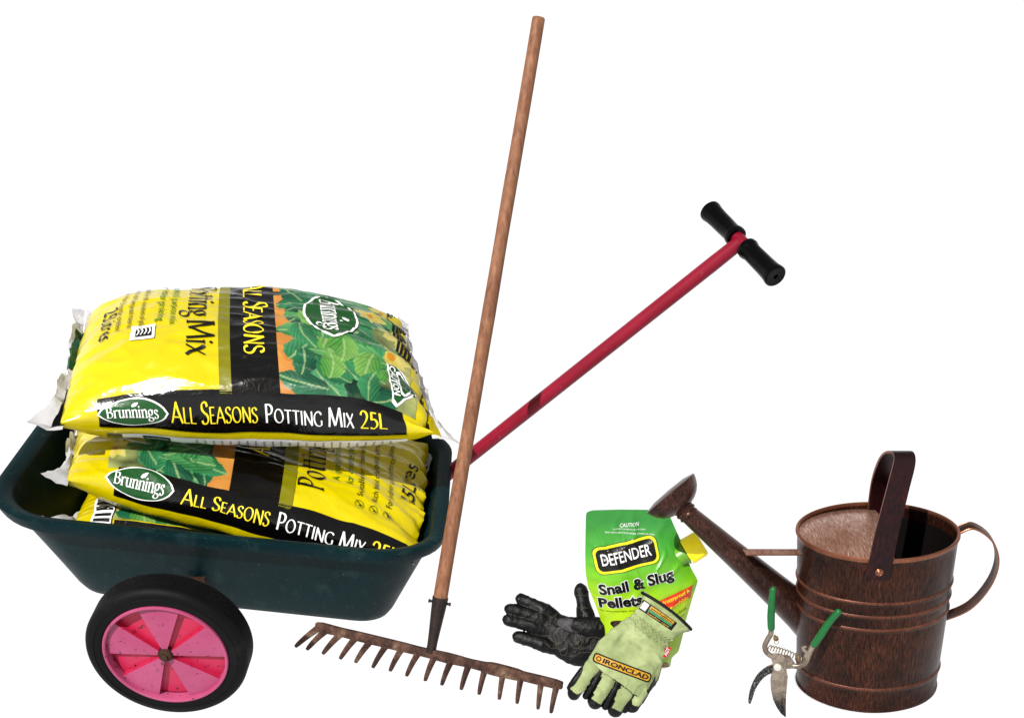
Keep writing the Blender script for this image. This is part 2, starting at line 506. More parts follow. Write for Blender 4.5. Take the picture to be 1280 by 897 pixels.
FL = at(-17, 640, Z=.285); FR = at(543, 693, Z=.200)
ex = (FR-FL).normalized(); LEN = (FR-FL).length
BL0 = at(88, 462, Z=.318)
ey = (BL0-FL); ey = (ey - ex*ey.dot(ex)); WID = min(.56, ey.length); ey.normalize()
ez = ex.cross(ey)
TC = FL + ex*LEN/2 + ey*WID/2
H = .202
TAPER = .20
TUBM = lambda x, y, z, ex=ex.copy(), ey=ey.copy(), ez=ez.copy(): TC + ex*x + ey*(y - max(0.0, y + WID/2)*TAPER*(x/LEN + .5)) + ez*z
cart = thing('garden_cart', 'dark green plastic two wheeled tub cart with pink wheel discs and red pull handle', 'garden cart', (TC.x, TC.y, 0))
def rrect(hx, hy, r, n=9):
    pts = []
    for cx, cy, a in ((hx-r, hy-r, 0), (-hx+r, hy-r, 90), (-hx+r, -hy+r, 180), (hx-r, -hy+r, 270)):
        for k in range(n+1): pts.append((cx+r*math.cos(R(a+90*k/n)), cy+r*math.sin(R(a+90*k/n))))
    # extra points along the long sides keep shading even
    out = []
    for i, p in enumerate(pts):
        q = pts[(i+1) % len(pts)]
        d = math.hypot(q[0]-p[0], q[1]-p[1]); m = max(1, int(d/.04))
        for k in range(m): out.append((p[0]+(q[0]-p[0])*k/m, p[1]+(q[1]-p[1])*k/m))
    return out
IX, IXR, IYF, IYB = .110, .065, .080, .045         # how far the walls lean in from rim to base
def tub_ring(dz, off, r):
    """dz 0 at rim to -1 at base; off: outward offset."""
    k = -dz
    hx = LEN/2 - (IX+IXR)/2*k + off; sx_ = (IX-IXR)/2*k; hyf = WID/2 - IYF*k + off; hyb = WID/2 - IYB*k + off
    hy = (hyf+hyb)/2; cy = (hyf-hyb)/2*-1
    return [TUBM(p[0]+sx_, p[1]+cy, dz*H) for p in RR(hx, hy, r)]
_N = None
def RR(hx, hy, r):
    # fixed sampling so that every ring has the same number of points
    pts = []
    n = 10
    cs = ((hx-r, hy-r, 0), (-hx+r, hy-r, 90), (-hx+r, -hy+r, 180), (hx-r, -hy+r, 270))
    for i, (cx, cy, a) in enumerate(cs):
        arc = [(cx+r*math.cos(R(a+90*k/n)), cy+r*math.sin(R(a+90*k/n))) for k in range(n+1)]
        nx = cs[(i+1) % 4]; q = (nx[0]+r*math.cos(R(nx[2])), nx[1]+r*math.sin(R(nx[2])))
        m = 14 if i % 2 == 0 else 10
        pts += arc + [(arc[-1][0]+(q[0]-arc[-1][0])*k/m, arc[-1][1]+(q[1]-arc[-1][1])*k/m) for k in range(1, m)]
    return pts
bm = bmesh.new()
prof = [(-.965, -.050, .035), (-.955, -.020, .05), (-.90, -.006, .06), (-.6, -.004, .075), (-.2, -.004, .09), (-.05, -.006, .10), (-.012, -.005, .10), (0.0, .000, .105),
        (.012, .005, .108), (.012, .011, .11), (.005, .018, .115), (-.03, .0205, .118), (-.095, .021, .118), (-.10, .019, .117), (-.10, .010, .112), (-.07, .004, .11), (-.2, .001, .09), (-.6, 0, .075), (-.88, -.001, .062), (-.95, -.004, .055), (-.98, -.011, .05), (-.995, -.022, .045), (-1.0, -.040, .03)]
rings = []
for dz, off, r in prof:
    rings.append([bm.verts.new(p) for p in tub_ring(dz, off, r)])
for a, b in zip(rings, rings[1:]):
    m = len(a)
    for k in range(m): bm.faces.new((a[k], a[(k+1) % m], b[(k+1) % m], b[k]))
bm.faces.new(rings[0]); bm.faces.new(rings[-1])
tub = link('tub', bm, m_tub, cart)

# wheels
WR, WW = .1245, .046
def wheel(c, nrm):
    """c: centre of the near face, nrm: outward axis."""
    x = Vector((0, 0, 1)).cross(nrm).normalized(); y = nrm.cross(x)
    e = bpy.data.objects.new('wheel', None); COL.objects.link(e); e.parent = cart; e.empty_display_size = .03
    e.location = c - root_origin(cart)
    bm = bmesh.new()
    pr = [(.0965, .0), (.0985, .0015), (.103, .0022), (.109, .0024), (.1095, .0034), (.1105, .0034), (.111, .0024), (.1165, .0016), (.1205, -.0004), (.1232, -.004)]
    tread = []
    for i in range(7):
        h0 = -.007 - i*.0047
        tread += [(.1245, h0), (.1245, h0-.0030), (.1229, h0-.0034), (.1229, h0-.0043)]
    pr += tread + [(.1245, -.0402), (.1225, -.0435), (.117, -.0462), (.100, -.0462), (.0965, -.044), (.0965, .0)]
    add_lathe(bm, pr, c, nrm, 88)
    link('tyre', bm, m_tyre, e)
    bm = bmesh.new()
    # pink rim ring with a rounded lip, then the fan disc
    add_lathe(bm, [(.0963, -.012), (.0963, .0012), (.0955, .0030), (.0935, .0036), (.0915, .0026), (.0906, .0), (.0900, -.012), (.0963, -.012)], c, nrm, 88, mi=0)
    def P(r, a, h): return c + x*(r*math.cos(a)) + y*(r*math.sin(a)) + nrm*h
    k = 5
    for i in range(k):
        a0 = PI/2 + 2*PI*i/k
        half = R(20.5)
        n = 8
        for j in range(n):
            A = a0-half + 2*half*j/n; B = a0-half + 2*half*(j+1)/n
            # raised blade, tilted a little about its centre line
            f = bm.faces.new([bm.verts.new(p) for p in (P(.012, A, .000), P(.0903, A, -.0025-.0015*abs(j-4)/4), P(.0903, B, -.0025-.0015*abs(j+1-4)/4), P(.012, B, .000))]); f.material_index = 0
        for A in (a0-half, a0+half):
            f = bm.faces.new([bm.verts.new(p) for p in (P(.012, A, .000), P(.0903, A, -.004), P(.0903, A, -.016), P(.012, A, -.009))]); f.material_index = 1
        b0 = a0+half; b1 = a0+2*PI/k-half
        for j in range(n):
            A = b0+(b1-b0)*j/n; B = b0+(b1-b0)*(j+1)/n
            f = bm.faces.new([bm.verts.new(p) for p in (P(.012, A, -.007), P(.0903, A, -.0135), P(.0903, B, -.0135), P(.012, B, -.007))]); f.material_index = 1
    # back of the disc
    add_lathe(bm, [(.0903, -.0170), (.012, -.0170)], c, nrm, 60, mi=1)
    bmesh.ops.remove_doubles(bm, verts=bm.verts, dist=.00005)
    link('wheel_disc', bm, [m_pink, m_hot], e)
    bm = bmesh.new()
    add_lathe(bm, [(.0001, .009), (.0045, .009), (.0052, .0078), (.0052, .0052), (.0082, .005), (.0100, .0040), (.0112, .0015), (.0112, -.006)], c, nrm, 20)
    link('axle_cap', bm, m_rust, e)
    return e
wc = at(207, 818, Z=.1225)
wn = Vector((-.05, -1, -.16)).normalized()
wheel_near = wheel(wc, wn)
far_c = wc + Vector((.02, .76, 0))
# the far wheel: copies that share the near one's meshes, turned to face away
e2 = wheel_near.copy(); COL.objects.link(e2); e2.parent = cart; e2.location = far_c - root_origin(cart); e2.rotation_euler = (0, 0, PI)
for ch in list(wheel_near.children):
    c2 = ch.copy(); COL.objects.link(c2); c2.parent = e2
for c_, dy in ((wc, .21), (far_c, -.20)):
    bm = bmesh.new()
    sg = 1 if dy > 0 else -1
    a = c_ + Vector((0, .012*sg, 0)); b_ = c_ + Vector((0, dy, .006))
    add_tube(bm, [a, a.lerp(b_, .5), b_], .0065, 12)
    pz = b_ - Vector((0, .012*sg, 0))
    add_prism(bm, [pz+Vector(q) for q in ((-.015, -.003, -.02), (.015, -.003, -.02), (.015, -.003, .01), (-.015, -.003, .01))], [pz+Vector(q) for q in ((-.015, .003, -.02), (.015, .003, -.02), (.015, .003, .01), (-.015, .003, .01))])
    link('stub_axle', bm, m_rust, cart)

# pull handle
pA = at(540, 608, Y=2.07); pB = at(926, 302, Y=1.96)
d = (pB-pA).normalized()
bm = bmesh.new()
add_tube(bm, [pA, pA+d*.2, pB - d*.06, pB], [.0125, .0125, .0125, .0118], 24)
gN = at(970, 346, Y=1.875); gF = at(887, 263, Y=2.045)
gd = (gF-gN).normalized(); L = (gF-gN).length
gc = gN + gd*L*.5
add_tube(bm, [gN+gd*.02, gF-gd*.02], .0115, 24)
handle = link('pull_handle', bm, m_red, cart)
def grip(a, dirv, ln):
    bm = bmesh.new()
    prof = [(.004, -.0), (.004, -.0005), (.0172, -.0004), (.0190, .0015), (.0192, .006), (.0178, .012), (.0168, .03), (.0165, ln*.6), (.0160, ln-.016), (.0178, ln-.010), (.0185, ln-.006), (.0178, ln-.001), (.013, ln)]
    prof = [(.0042, .012), (.0042, .0005)] + prof[2:]
    add_lathe(bm, prof, a, dirv, 28)
    bm.faces.new([v for v in bm.verts][:28])
    return link('grip', bm, m_grip, handle)
grip(gN, gd, L*.43); grip(gF, -gd, L*.43)
# ------------------------------------------------------------------ sacks of potting mix
Y_ = film('yellow_film', rgb(252, 230, 0, .44), .20, .5)
OL = film('olive_film', rgb(150, 146, 10), .32, .35)
BK = film('black_film', rgb(10, 8, 8, .4), .17, .36, .3)
WH = film('white_film', rgb(240, 240, 244, .78), .3, .4)
GR = film('emblem_green_film', rgb(24, 96, 38), .3, .35)
ORG = film('terracotta_film', rgb(236, 160, 66), .3, .35)
G1 = film('leaf_dark_film', rgb(8, 52, 36), .3, .35)
GL_ = [film('leaf_green_film_%s' % n, rgb(*c), .3, .35) for n, c in (('deep', (12, 84, 50)), ('mid', (28, 122, 70)), ('cool', (44, 142, 92)), ('fresh', (70, 168, 84)), ('pale', (120, 190, 110)), ('lime', (150, 196, 70)))]
YF = film('petal_yellow_film', rgb(242, 220, 90), .3, .35)
YP = film('picture_glow_film', rgb(196, 206, 120), .3, .35)
INK = film('black_ink', rgb(20, 18, 14, .5), .4, .2)
INKG = film('green_ink', rgb(70, 140, 20), .4, .2)
YT = film('yellow_ink', rgb(250, 226, 40, .7), .35, .3)
WT = film('white_ink', rgb(245, 245, 245, .7), .35, .3)

ex_t, ey_t, ez_t = ex.copy(), ey.copy(), ez.copy()
class Sack:
    def __init__(self, name, label, FL, FR, BL, BR, b, seed, sag=0.0, nexp=2.5, puff=4.0, flare=.05, group='sacks of potting mix'):
        self.FL, self.FR, self.BL, self.BR, self.b, self.seed, self.sag, self.puff, self.flare = FL, FR, BL, BR, b, seed, sag, puff, flare
        self.held = seed > 2
        self.L = ((FR-FL).length + (BR-BL).length)/2; self.A = ((BL-FL).length + (BR-FR).length)/4
        self.n = nexp
        self.up = ((FR-FL).cross(BL-FL)).normalized()
        # arc table
        self.tab = []; pa = None; s = 0
        for i in range(2881):
            ph = -PI + 2*PI*i/2880
            a, h = self.sec(ph); p = (a*self.A, h*self.b)
            if pa: s += math.hypot(p[0]-pa[0], p[1]-pa[1])
            self.tab.append((s, ph)); pa = p
        z = self.tab[1440][0]
        self.tab = [(q-z, ph) for q, ph in self.tab]
        c = (FL+FR+BL+BR)/4
        self.root = thing(name, label, 'sack', (c.x, c.y, c.z - b), group)
    def sec(self, ph):
        c, s = math.cos(ph), math.sin(ph)
        return -math.copysign(abs(c)**(2/self.n), c), math.copysign(abs(s)**(2/self.n), s)
    def phi(self, t):
        T = self.tab; lo, hi = 0, len(T)-1
        t = max(T[0][0], min(T[-1][0], t))
        while hi-lo > 1:
            m = (lo+hi)//2
            if T[m][0] <= t: lo = m
            else: hi = m
        f = (t-T[lo][0])/max(1e-9, T[hi][0]-T[lo][0])
        return T[lo][1] + (T[hi][1]-T[lo][1])*f
    def raw(self, u, ph):
        a, h = self.sec(ph)
        x = abs(2*u-1)
        e = max(0.0, 1-x**self.puff)**.62
        e = .05 + .95*e
        D = 1 + self.flare*(1-e) - .02*e
        v = .5 + .5*a*D
        p = self.FL*(1-u)*(1-v) + self.FR*u*(1-v) + self.BL*(1-u)*v + self.BR*u*v
        p = p + self.up*(self.b*e*h)
        p.z -= self.sag*(2*u-1)**2*max(0, v-.25)
        # gather folds that run in from the sealed ends, and slack dents elsewhere
        s = self.seed
        for end, uu in ((0, u), (1, 1-u)):
            k = math.exp(-uu/.10)
            if k > .02:
                f = noise.noise(Vector((a*5.5 + s*3 + end*7, h*2.0, uu*3 + s))) + .6*noise.noise(Vector((a*12 + s, h*3, uu*7+end*5)))
                p = p + self.up*(f*.018*k*(.35+.65*abs(h)+.0)) + (self.FR-self.FL).normalized()*(f*.009*k)
        q = Vector((u*4.2 + s*2.3, a*2.2 + s, h*1.5))
        p = p + self.up*(noise.noise(q)*.0075*e) + self.up*(noise.noise(q*2.9)*.0024*e)
        r = 1 - abs(noise.noise(Vector((u*7 + a*4.5 + s*5, a*5.5 - u*4, h*2 + s))))
        p = p + self.up*((r**4)*.0030*(1 + 1.2*max(0, .35-min(u, 1-u)))*(h if abs(h) > .1 else .3))
        return self.inside(p) if self.held else p
    def inside(self, p):
        """A sack lying in the tub takes the shape of the tub's walls."""
        q = p - TC; x, y, z = q.dot(ex_t), q.dot(ey_t), q.dot(ez_t)
        tp = TAPER*(x/LEN + .5); y = (y + tp*WID/2)/(1 - tp)
        if z > .004: return p
        k = min(1.0, max(0.0, -z/H)); m = .016
        hx = LEN/2 - (IX+IXR)/2*k - m; sx_ = (IX-IXR)/2*k; x -= sx_
        y0, y1 = -(WID/2 - IYF*k - m), WID/2 - IYB*k - m
        r = .09
        x = max(-hx, min(hx, x)); y = max(y0, min(y1, y)); z = max(-H + .012, z)
        cx, cy = hx - r, y0 + r
        if abs(x) > cx and y < cy:
            dx, dy = abs(x)-cx, y-cy; d = math.hypot(dx, dy)
            if d > r: x = math.copysign(cx + dx*r/d, x); y = cy + dy*r/d
        return TUBM(x + sx_, y, z)
    def S(self, s, t, lift=0.0):
        u = min(.995, max(.005, s/self.L)); ph = self.phi(t)
        p = self.raw(u, ph)
        if lift:
            e = .012
            du = self.raw(min(1, u+e), ph) - self.raw(max(0, u-e), ph)
            dp = self.raw(u, ph+.05) - self.raw(u, ph-.05)
            n = du.cross(dp)
            if n.length > 1e-12:
                n.normalize()
                c = (self.FL+self.FR+self.BL+self.BR)/4
                v = p-c; v = v - (self.FR-self.FL).normalized()*v.dot((self.FR-self.FL).normalized())
                if n.dot(v) < 0: n = -n
                p = p + n*lift
        return p
    def body(self, mat):
        bm = bmesh.new(); NU, NP = 190, 200
        g = []; t0_, t1_ = self.tab[0][0], self.tab[-1][0]
        phs = [self.phi(t0_ + (t1_-t0_)*j/NP) for j in range(NP)]
        for i in range(NU+1):
            u = i/NU
            g.append([bm.verts.new(self.raw(u, ph)) for ph in phs])
        for i in range(NU):
            for j in range(NP): bm.faces.new((g[i][j], g[i+1][j], g[i+1][(j+1) % NP], g[i][(j+1) % NP]))
        bm.faces.new(g[0]); bm.faces.new(g[-1])
        return link('sack_body', bm, mat, self.root)
    def seal(self, end, mats, ear_f=.02, ear_b=.01, wid=.026, droop=0.0):
        """Crimped flat fin at one end, with ears at its corners."""
        bm = bmesh.new(); n = 46; m = 5
        u = 0.0 if end == 0 else 1.0
        out = (self.FL-self.FR).normalized() if end == 0 else (self.FR-self.FL).normalized()
        A = self.raw(u, 0.0); B = self.raw(u, PI-1e-4)
        rows = []
        for i in range(n+1):
            f = -0.035 + 1.07*i/n
            p = A + (B-A)*f
            w_ = wid + ear_f*max(0, 1-f/.16)**1.3 + ear_b*max(0, 1-(1-f)/.16)**1.3
            w_ += noise.noise(Vector((f*13, self.seed, end)))*.007
            row = []
            for k in range(m+1):
                q = k/m
                wave = noise.noise(Vector((f*9+self.seed, q*1.3, end*3)))*.016*(.3+q) + noise.noise(Vector((f*26, q*2, end*3+self.seed)))*.006
                z = wave - droop*q*q + (.004 if k % 2 else 0)*.5
                row.append(bm.verts.new(p + out*(w_*q - .004) + self.up*z))
            rows.append(row)
        for i in range(n):
            for k in range(m):
                f = bm.faces.new((rows[i][k], rows[i+1][k], rows[i+1][k+1], rows[i][k+1]))
                a = i/n
                f.material_index = 1 if (len(mats) > 1 and k < 2 and .0 < a < .3) else (2 if len(mats) > 2 and k < 4 and .42 < a < .78 else 0)
        # give the film a thickness
        geo = bmesh.ops.solidify(bm, geom=bm.faces[:], thickness=.0008)
        return link('end_seal', bm, mats, self.root)

def leaf_shape(cx, cy, ln, wd, ang, n=9, curl=0.0):
    """Two halves of a leaf, either side of its midrib."""
    ca, sa = math.cos(ang), math.sin(ang)
    mid, up, dn = [], [], []
    for i in range(n+1):
        q = i/n; x = (q-.5)*ln; hw = wd*.5*math.sin(PI*min(1, q**.8))**.8*(1.0 if i % 2 else .9)
        y0 = curl*ln*(q*(1-q))
        for lst, y in ((mid, y0), (up, y0+hw), (dn, y0-hw)):
            lst.append((cx + x*ca - y*sa, cy + x*sa + y*ca))
    return mid, up, dn

t = NT('picture_print_film')
at_ = t.n('ShaderNodeAttribute', attribute_name='print_color')
v = t.coord()
m_picture = t.set(at_.outputs['Color'], .28, 0, .35, t.bump(t.noise(v, 26, 3, .6, .6), .3, .006))

def leaf_picture(sk, s0, t0, s1, t1, parent, seed, pot_side=0, flower_side=1):
    """The printed picture: glossy leaves in clumps in front of terracotta pots and yellow flowers."""
    r = random.Random(seed)
    W_, H_ = s1-s0, t1-t0
    fx = lambda q: s0 + W_*q if pot_side == 0 else s1 - W_*q
    layers = []                                   # later entries lie over earlier ones
    def poly(pts, colfn):
        xs = [p[0] for p in pts]; ys = [p[1] for p in pts]
        layers.append((min(xs), max(xs), min(ys), max(ys), [(p[0], p[1]) for p in pts], colfn))
    def inside(P, x, y):
        c = False; j = len(P)-1
        for i in range(len(P)):
            if (P[i][1] > y) != (P[j][1] > y) and x < (P[j][0]-P[i][0])*(y-P[i][1])/(P[j][1]-P[i][1]) + P[i][0]: c = not c
            j = i
        return c
    C = lambda *c: rgb(*c)[:3]
    mixc = lambda a, b, f: tuple(x + (y-x)*max(0, min(1, f)) for x, y in zip(a, b))
    dark, deep = C(6, 40, 30), C(16, 74, 48)
    def back(x, y):
        n_ = noise.noise(Vector((x*40, y*40, seed)))
        q = (x-s0)/W_ if pot_side == 0 else (s1-x)/W_
        c = mixc(dark, deep, .5+n_)
        return mixc(c, C(206, 214, 130), (q-.66)*2.2 + n_*.5)
    poly([(s0, t0), (s1, t0), (s1, t1), (s0, t1)], back)
    pot = lambda x, y: mixc(C(244, 176, 84), C(214, 128, 50), .5 + .8*noise.noise(Vector((x*25, y*9, seed))))
    for q0, q1, a, b in ((0, .18, 0, .38), (0, .13, .42, .78), (0, .30, .84, 1)):
        x0, x1 = sorted((fx(q0), fx(q1))); poly([(x0, t0+H_*a), (x1, t0+H_*a), (x1, t0+H_*b), (x0, t0+H_*b)], pot)
    def leaf(cx, cy, ln, wd, ang, base, light, curl):
        ca, sa = math.cos(ang), math.sin(ang); n = 14
        up, dn = [], []
        for i in range(n+1):
            q = i/n; x = (q-.5)*ln; hw = wd*.5*max(0, math.sin(PI*q**.75))**.75
            hw *= 1 + .07*math.sin(q*26)
            y0 = curl*ln*4*q*(1-q)*.25
            up.append((cx + x*ca - (y0+hw)*sa, cy + x*sa + (y0+hw)*ca)); dn.append((cx + x*ca - (y0-hw)*sa, cy + x*sa + (y0-hw)*ca))
        side = r.choice((-1, 1))
        def col(px, py):
            dx, dy = px-cx, py-cy
            lx = (dx*ca + dy*sa)/ln; ly = (-dx*sa + dy*ca)/wd - curl*ln/wd*(lx+.5)*(.5-lx)
            f = .42 + .42*side*ly*1.6 + .25*lx
            f += .20*math.sin((abs(ly)*5 - lx*4)*9)*min(1, abs(ly)*6)
            c = mixc(base, light, f)
            if abs(ly) < .035: c = mixc(c, C(190, 220, 150), .6)
            return c
        poly(up + dn[::-1], col)
    pal = [(C(8, 66, 46), C(44, 140, 92)), (C(14, 92, 56), C(80, 176, 112)), (C(30, 120, 66), C(120, 200, 120)), (C(54, 140, 52), C(160, 214, 110))]
    def many(n, lo, hi, lnr, idx):
        for _ in range(n):
            q = r.uniform(*lo); y = r.uniform(*hi)
            b_, l_ = pal[r.choice(idx)]; ln = W_*r.uniform(*lnr)
            leaf(fx(q), t0+H_*y, ln, ln*r.uniform(.46, .68), r.uniform(0, 2*PI), b_, l_, r.uniform(-.5, .5))
    many(26, (.15, .9), (0, 1), (.22, .40), (0, 1))
    many(16, (.72, 1), (.1, 1), (.16, .26), (2, 3))
    for q, y, sz in ((.86, .34, .15), (.78, .74, .12), (.97, .60, .14), (.90, .90, .10), (.97, .18, .12)):
        for p in range(8):
            a = 2*PI*p/8 + r.uniform(-.1, .1)
            leaf(fx(q)+math.cos(a)*W_*sz*.55, t0+H_*y+math.sin(a)*W_*sz*.55, W_*sz*1.15, W_*sz*.55, a, C(226, 196, 60), C(250, 240, 150), 0)
        poly(ellipse(fx(q), t0+H_*y, W_*sz*.2, W_*sz*.2, 12), lambda x, y: C(220, 150, 40))
    many(30, (.16, .74), (.0, .95), (.26, .46), (0, 1, 1, 2))
    many(9, (.20, .72), (.02, .55), (.30, .48), (1, 2, 2, 3))
    st = .0017; na, nb = int(W_/st), int(H_/st)
    bm = bmesh.new(); CL = bm.verts.layers.float_color.new('print_color')
    grid = []
    for i in range(na+1):
        x = s0 + W_*i/na; row = []
        for j in range(nb+1):
            y = t0 + H_*j/nb; c = (0, 0, 0)
            for x0, x1, y0, y1, P, fn in reversed(layers):
                if x0 <= x <= x1 and y0 <= y <= y1 and inside(P, min(x, s1-1e-6), min(y, t1-1e-6)): c = fn(x, y); break
            w_ = bm.verts.new(sk.S(x, y, .0009)); w_[CL] = (*c, 1); row.append(w_)
        grid.append(row)
    for i in range(na):
        for j in range(nb): bm.faces.new((grid[i][j], grid[i+1][j], grid[i+1][j+1], grid[i][j+1]))
    return link('leaf_picture', bm, m_picture, parent, recalc=False)

def emblem(sk, cx, cy, rx, ry, parent, ex=(1, 0), ey=(0, 1)):
    D = Decals(sk.S, .0034, .0034, .0008)
    D.poly(lens(cx, cy, rx*1.07, ry*1.10, 20, ex, ey), WT, 0)
    D.poly(lens(cx, cy, rx, ry, 20, ex, ey), GR, 1)
    o = (cx - ex[0]*rx*.78 - ey[0]*ry*.36, cy - ex[1]*rx*.78 - ey[1]*ry*.36)
    D.serif('Brunnings', o, rx*1.56, ry*.86, WT, 2, ex, ey, thick=.15, thin=.06)
    lx, ly = cx + ex[0]*rx*.10 + ey[0]*ry*.58, cy + ex[1]*rx*.10 + ey[1]*ry*.58
    mid, up, dn = leaf_shape(lx, ly, rx*.26, ry*.26, .6 + math.atan2(ex[1], ex[0]), 7)
    D.poly(up + dn[::-1], WT, 2)
    return D.done('brand_emblem', parent)

def front_band(sk, s0, s1, t0, t1, parent, e_w=.105, e_c=.05, nm='front_band', cut=None):
    """Black band along the front with the product line, and what lies under it."""
    D = Decals(sk.S, .0036, .0014, .0010)
    D.rect(s0, t0, s1, t1, BK, 0)
    h = t1-t0; Ls = s1-s0
    x = s0 + .115; base = t0 + h*.27; cap = h*.47
    avail = s1 - .012 - x
    w1, w2, w3 = avail*.385, avail*.395, avail*.125
    D.serif('All Seasons', (x, base), w1, cap, YT, 1, small_caps=True, thick=.15, thin=.07, serif=False)
    D.serif('Potting Mix', (x+w1+avail*.03, base), w2, cap, WT, 1, small_caps=True, thick=.15, thin=.07, serif=False)
    D.serif('25L', (x+w1+w2+avail*.055, base), w3, cap, YT, 1, thick=.15, thin=.07, serif=False)
    return D.done(nm, parent)

def small_lines(D, lines, o, dx, h, ex, ey, mat, wscale=.55):
    for i, s in enumerate(lines):
        D.text(s, (o[0] + dx[0]*i, o[1] + dx[1]*i), len(s)*h*wscale, h, mat, 1, ex, ey)

def top_panel(sk, flip, sY0, sY1, ol, bk, tF, tB, parent):
    """Lettering of the big face. flip False: reads down towards the viewer; True: reads up and away."""
    D = Decals(sk.S, .0036, .0014, .0010)
    D.rect(ol[0], tF, ol[1], tB, OL, 0)
    D.rect(bk[0], tF, bk[1], tB, BK, 0)
    if not flip: ex, ey = (0, -1), (1, 0)
    else: ex, ey = (0, 1), (-1, 0)
    return D, ex, ey

# --- positions measured in the place
top = Sack('potting_mix_sack', 'topmost yellow potting mix sack with lettuce picture, lying uppermost on the pile', at(78, 526, Y=1.835), at(536, 540, Y=1.845), at(112, 380, Y=2.19), at(496, 392, Y=2.19), .095, 1.3, sag=.030, puff=3.0)
mid = Sack('potting_mix_sack', 'middle yellow potting mix sack squeezed between the two others, bullet points showing', at(84, 598, Y=1.82), at(528, 712, Y=1.80), at(110, 500, Y=2.19), at(535, 560, Y=2.15), .062, 4.7, sag=.006, puff=3.6)
low = Sack('potting_mix_sack', 'lowest potting mix sack, mostly buried in the green tub, white crumpled corner showing', at(92, 655, Y=1.83), at(460, 712, Y=1.85), at(120, 600, Y=2.17), at(480, 640, Y=2.17), .058, 8.1, sag=.0, puff=3.6)

# ---- top sack
top.body(Y_)
L = top.L
T0 = -.014
front_band(top, L*.10, L*.935, T0, T0+.072, top.root)
D = Decals(top.S, .006, .0008, .0004)      # white strip under the band
D.rect(L*.115, T0-.075, L*.945, T0-.020, WH, 0)
rr2 = random.Random(5)
for i in range(24):
    s = L*.36 + i*L*.0235
    D.text(''.join(rr2.choice('aeinorstlm') for _ in range(rr2.randint(5, 9))), (s, T0-.068), .042, .0046, INK, 1, (0, 1), (-1, 0))
D.rect(L*.21, T0-.060, L*.285, T0-.025, INK, 1)
D.text('Certified Product', (L*.218, T0-.036), L*.06, .0045, WT, 2)
D.rect(L*.115, T0-.07, L*.155, T0-.021, INK, 1)
D.done('lower_print', top.root)
emblem(top, L*.195, T0+.036, .053, .026, top.root)
tF, tB = T0+.072, T0+.072+.40
leaf_picture(top, L*.60, tF-.001, L*.972, tF+.345, top.root, 3, 0)
D, ex, ey = top_panel(top, False, 0, 0, (L*.435, L*.468), (L*.468, L*.60), tF-.006, tF+.36, top.root)
D.serif('All Seasons', (L*.508, tF+.325), .255, .042, YT, 1, ex, ey, small_caps=True, thick=.15, thin=.07, serif=False)
D.serif('Potting Mix', (L*.345, tF+.325), .262, .046, INK, 1, ex, ey, thick=.13, thin=.055)
small_lines(D, ['A quality all purpose mix', 'for container gardening'], (L*.295, tF+.335), (-L*.037, 0), .0125, ex, ey, INKG, .62)
small_lines(D, ['Suitable for all varieties of plants', 'Rich blend of composted materials', 'For indoor and outdoor conditions'], (L*.205, tF+.33), (-L*.036, 0), .0095, ex, ey, INK, .58)
D.text('25 Litres', (L*.085, tF+.25), .115, .026, INK, 1, ex, ey)
# small white certification slip
P = [(L*.185, tF+.105), (L*.255, tF+.105), (L*.255, tF+.150), (L*.185, tF+.150)]
D.poly(P, WT, 1)
D.rect(L*.200, tF+.112, L*.247, tF+.140, INK, 2)
for i in range(4):
    a = L*.203 + i*L*.011
    D.poly([(a, tF+.116), (a+L*.006, tF+.126), (a, tF+.136), (a+L*.004, tF+.136), (a+L*.010, tF+.126), (a+L*.004, tF+.116)], WT, 3)
D.done('panel_print', top.root)
emblem(top, L*.765, tF+.205, .074, .043, top.root, (0, -1), (1, 0))
D = Decals(top.S, .0034, .0020, .0008)
# right edge: barcode lines and the caution badge
for i in range(4):
    D.rect(L*(.955+.011*i), tF+.12, L*(.962+.011*i), tF+.33, INK, 0)
tri = [(L*.905, tF+.010), (L*.90, tF+.095), (L*.965, tF+.055), (L*.965, tF+.03)]
tri = [(L*.905, tF+.012), (L*.905, tF+.098), (L*.918, tF+.102), (L*.986, tF+.068), (L*.988, tF+.052), (L*.918, tF+.006)]
D.poly(tri, WT, 0)
c = (sum(p[0] for p in tri)/6, sum(p[1] for p in tri)/6)
D.poly([(c[0]+(p[0]-c[0])*.87, c[1]+(p[1]-c[1])*.87) for p in tri], GR, 1)
D.poly([(c[0]+.007+(p[0]-c[0])*.62, c[1]+(p[1]-c[1])*.62) for p in tri], WT, 2)
D.poly([(c[0]+.007+(p[0]-c[0])*.50, c[1]+(p[1]-c[1])*.50) for p in tri], GR, 3)
D.text('CAUTION', (L*.889, tF+.022), .065, .0085, WT, 3, (0, 1), (-1, 0), bold=.02) if False else D.text('CAUTION', (L*.910, tF+.088), .065, .0095, WT, 3, (0, -1), (1, 0), bold=.02)
D.done('caution_badge', top.root)
top.seal(0, [WH, BK, GL_[1]], .030, .012, .022, -.012); top.seal(1, [WH, Y_], .022, .006, .018, .012)

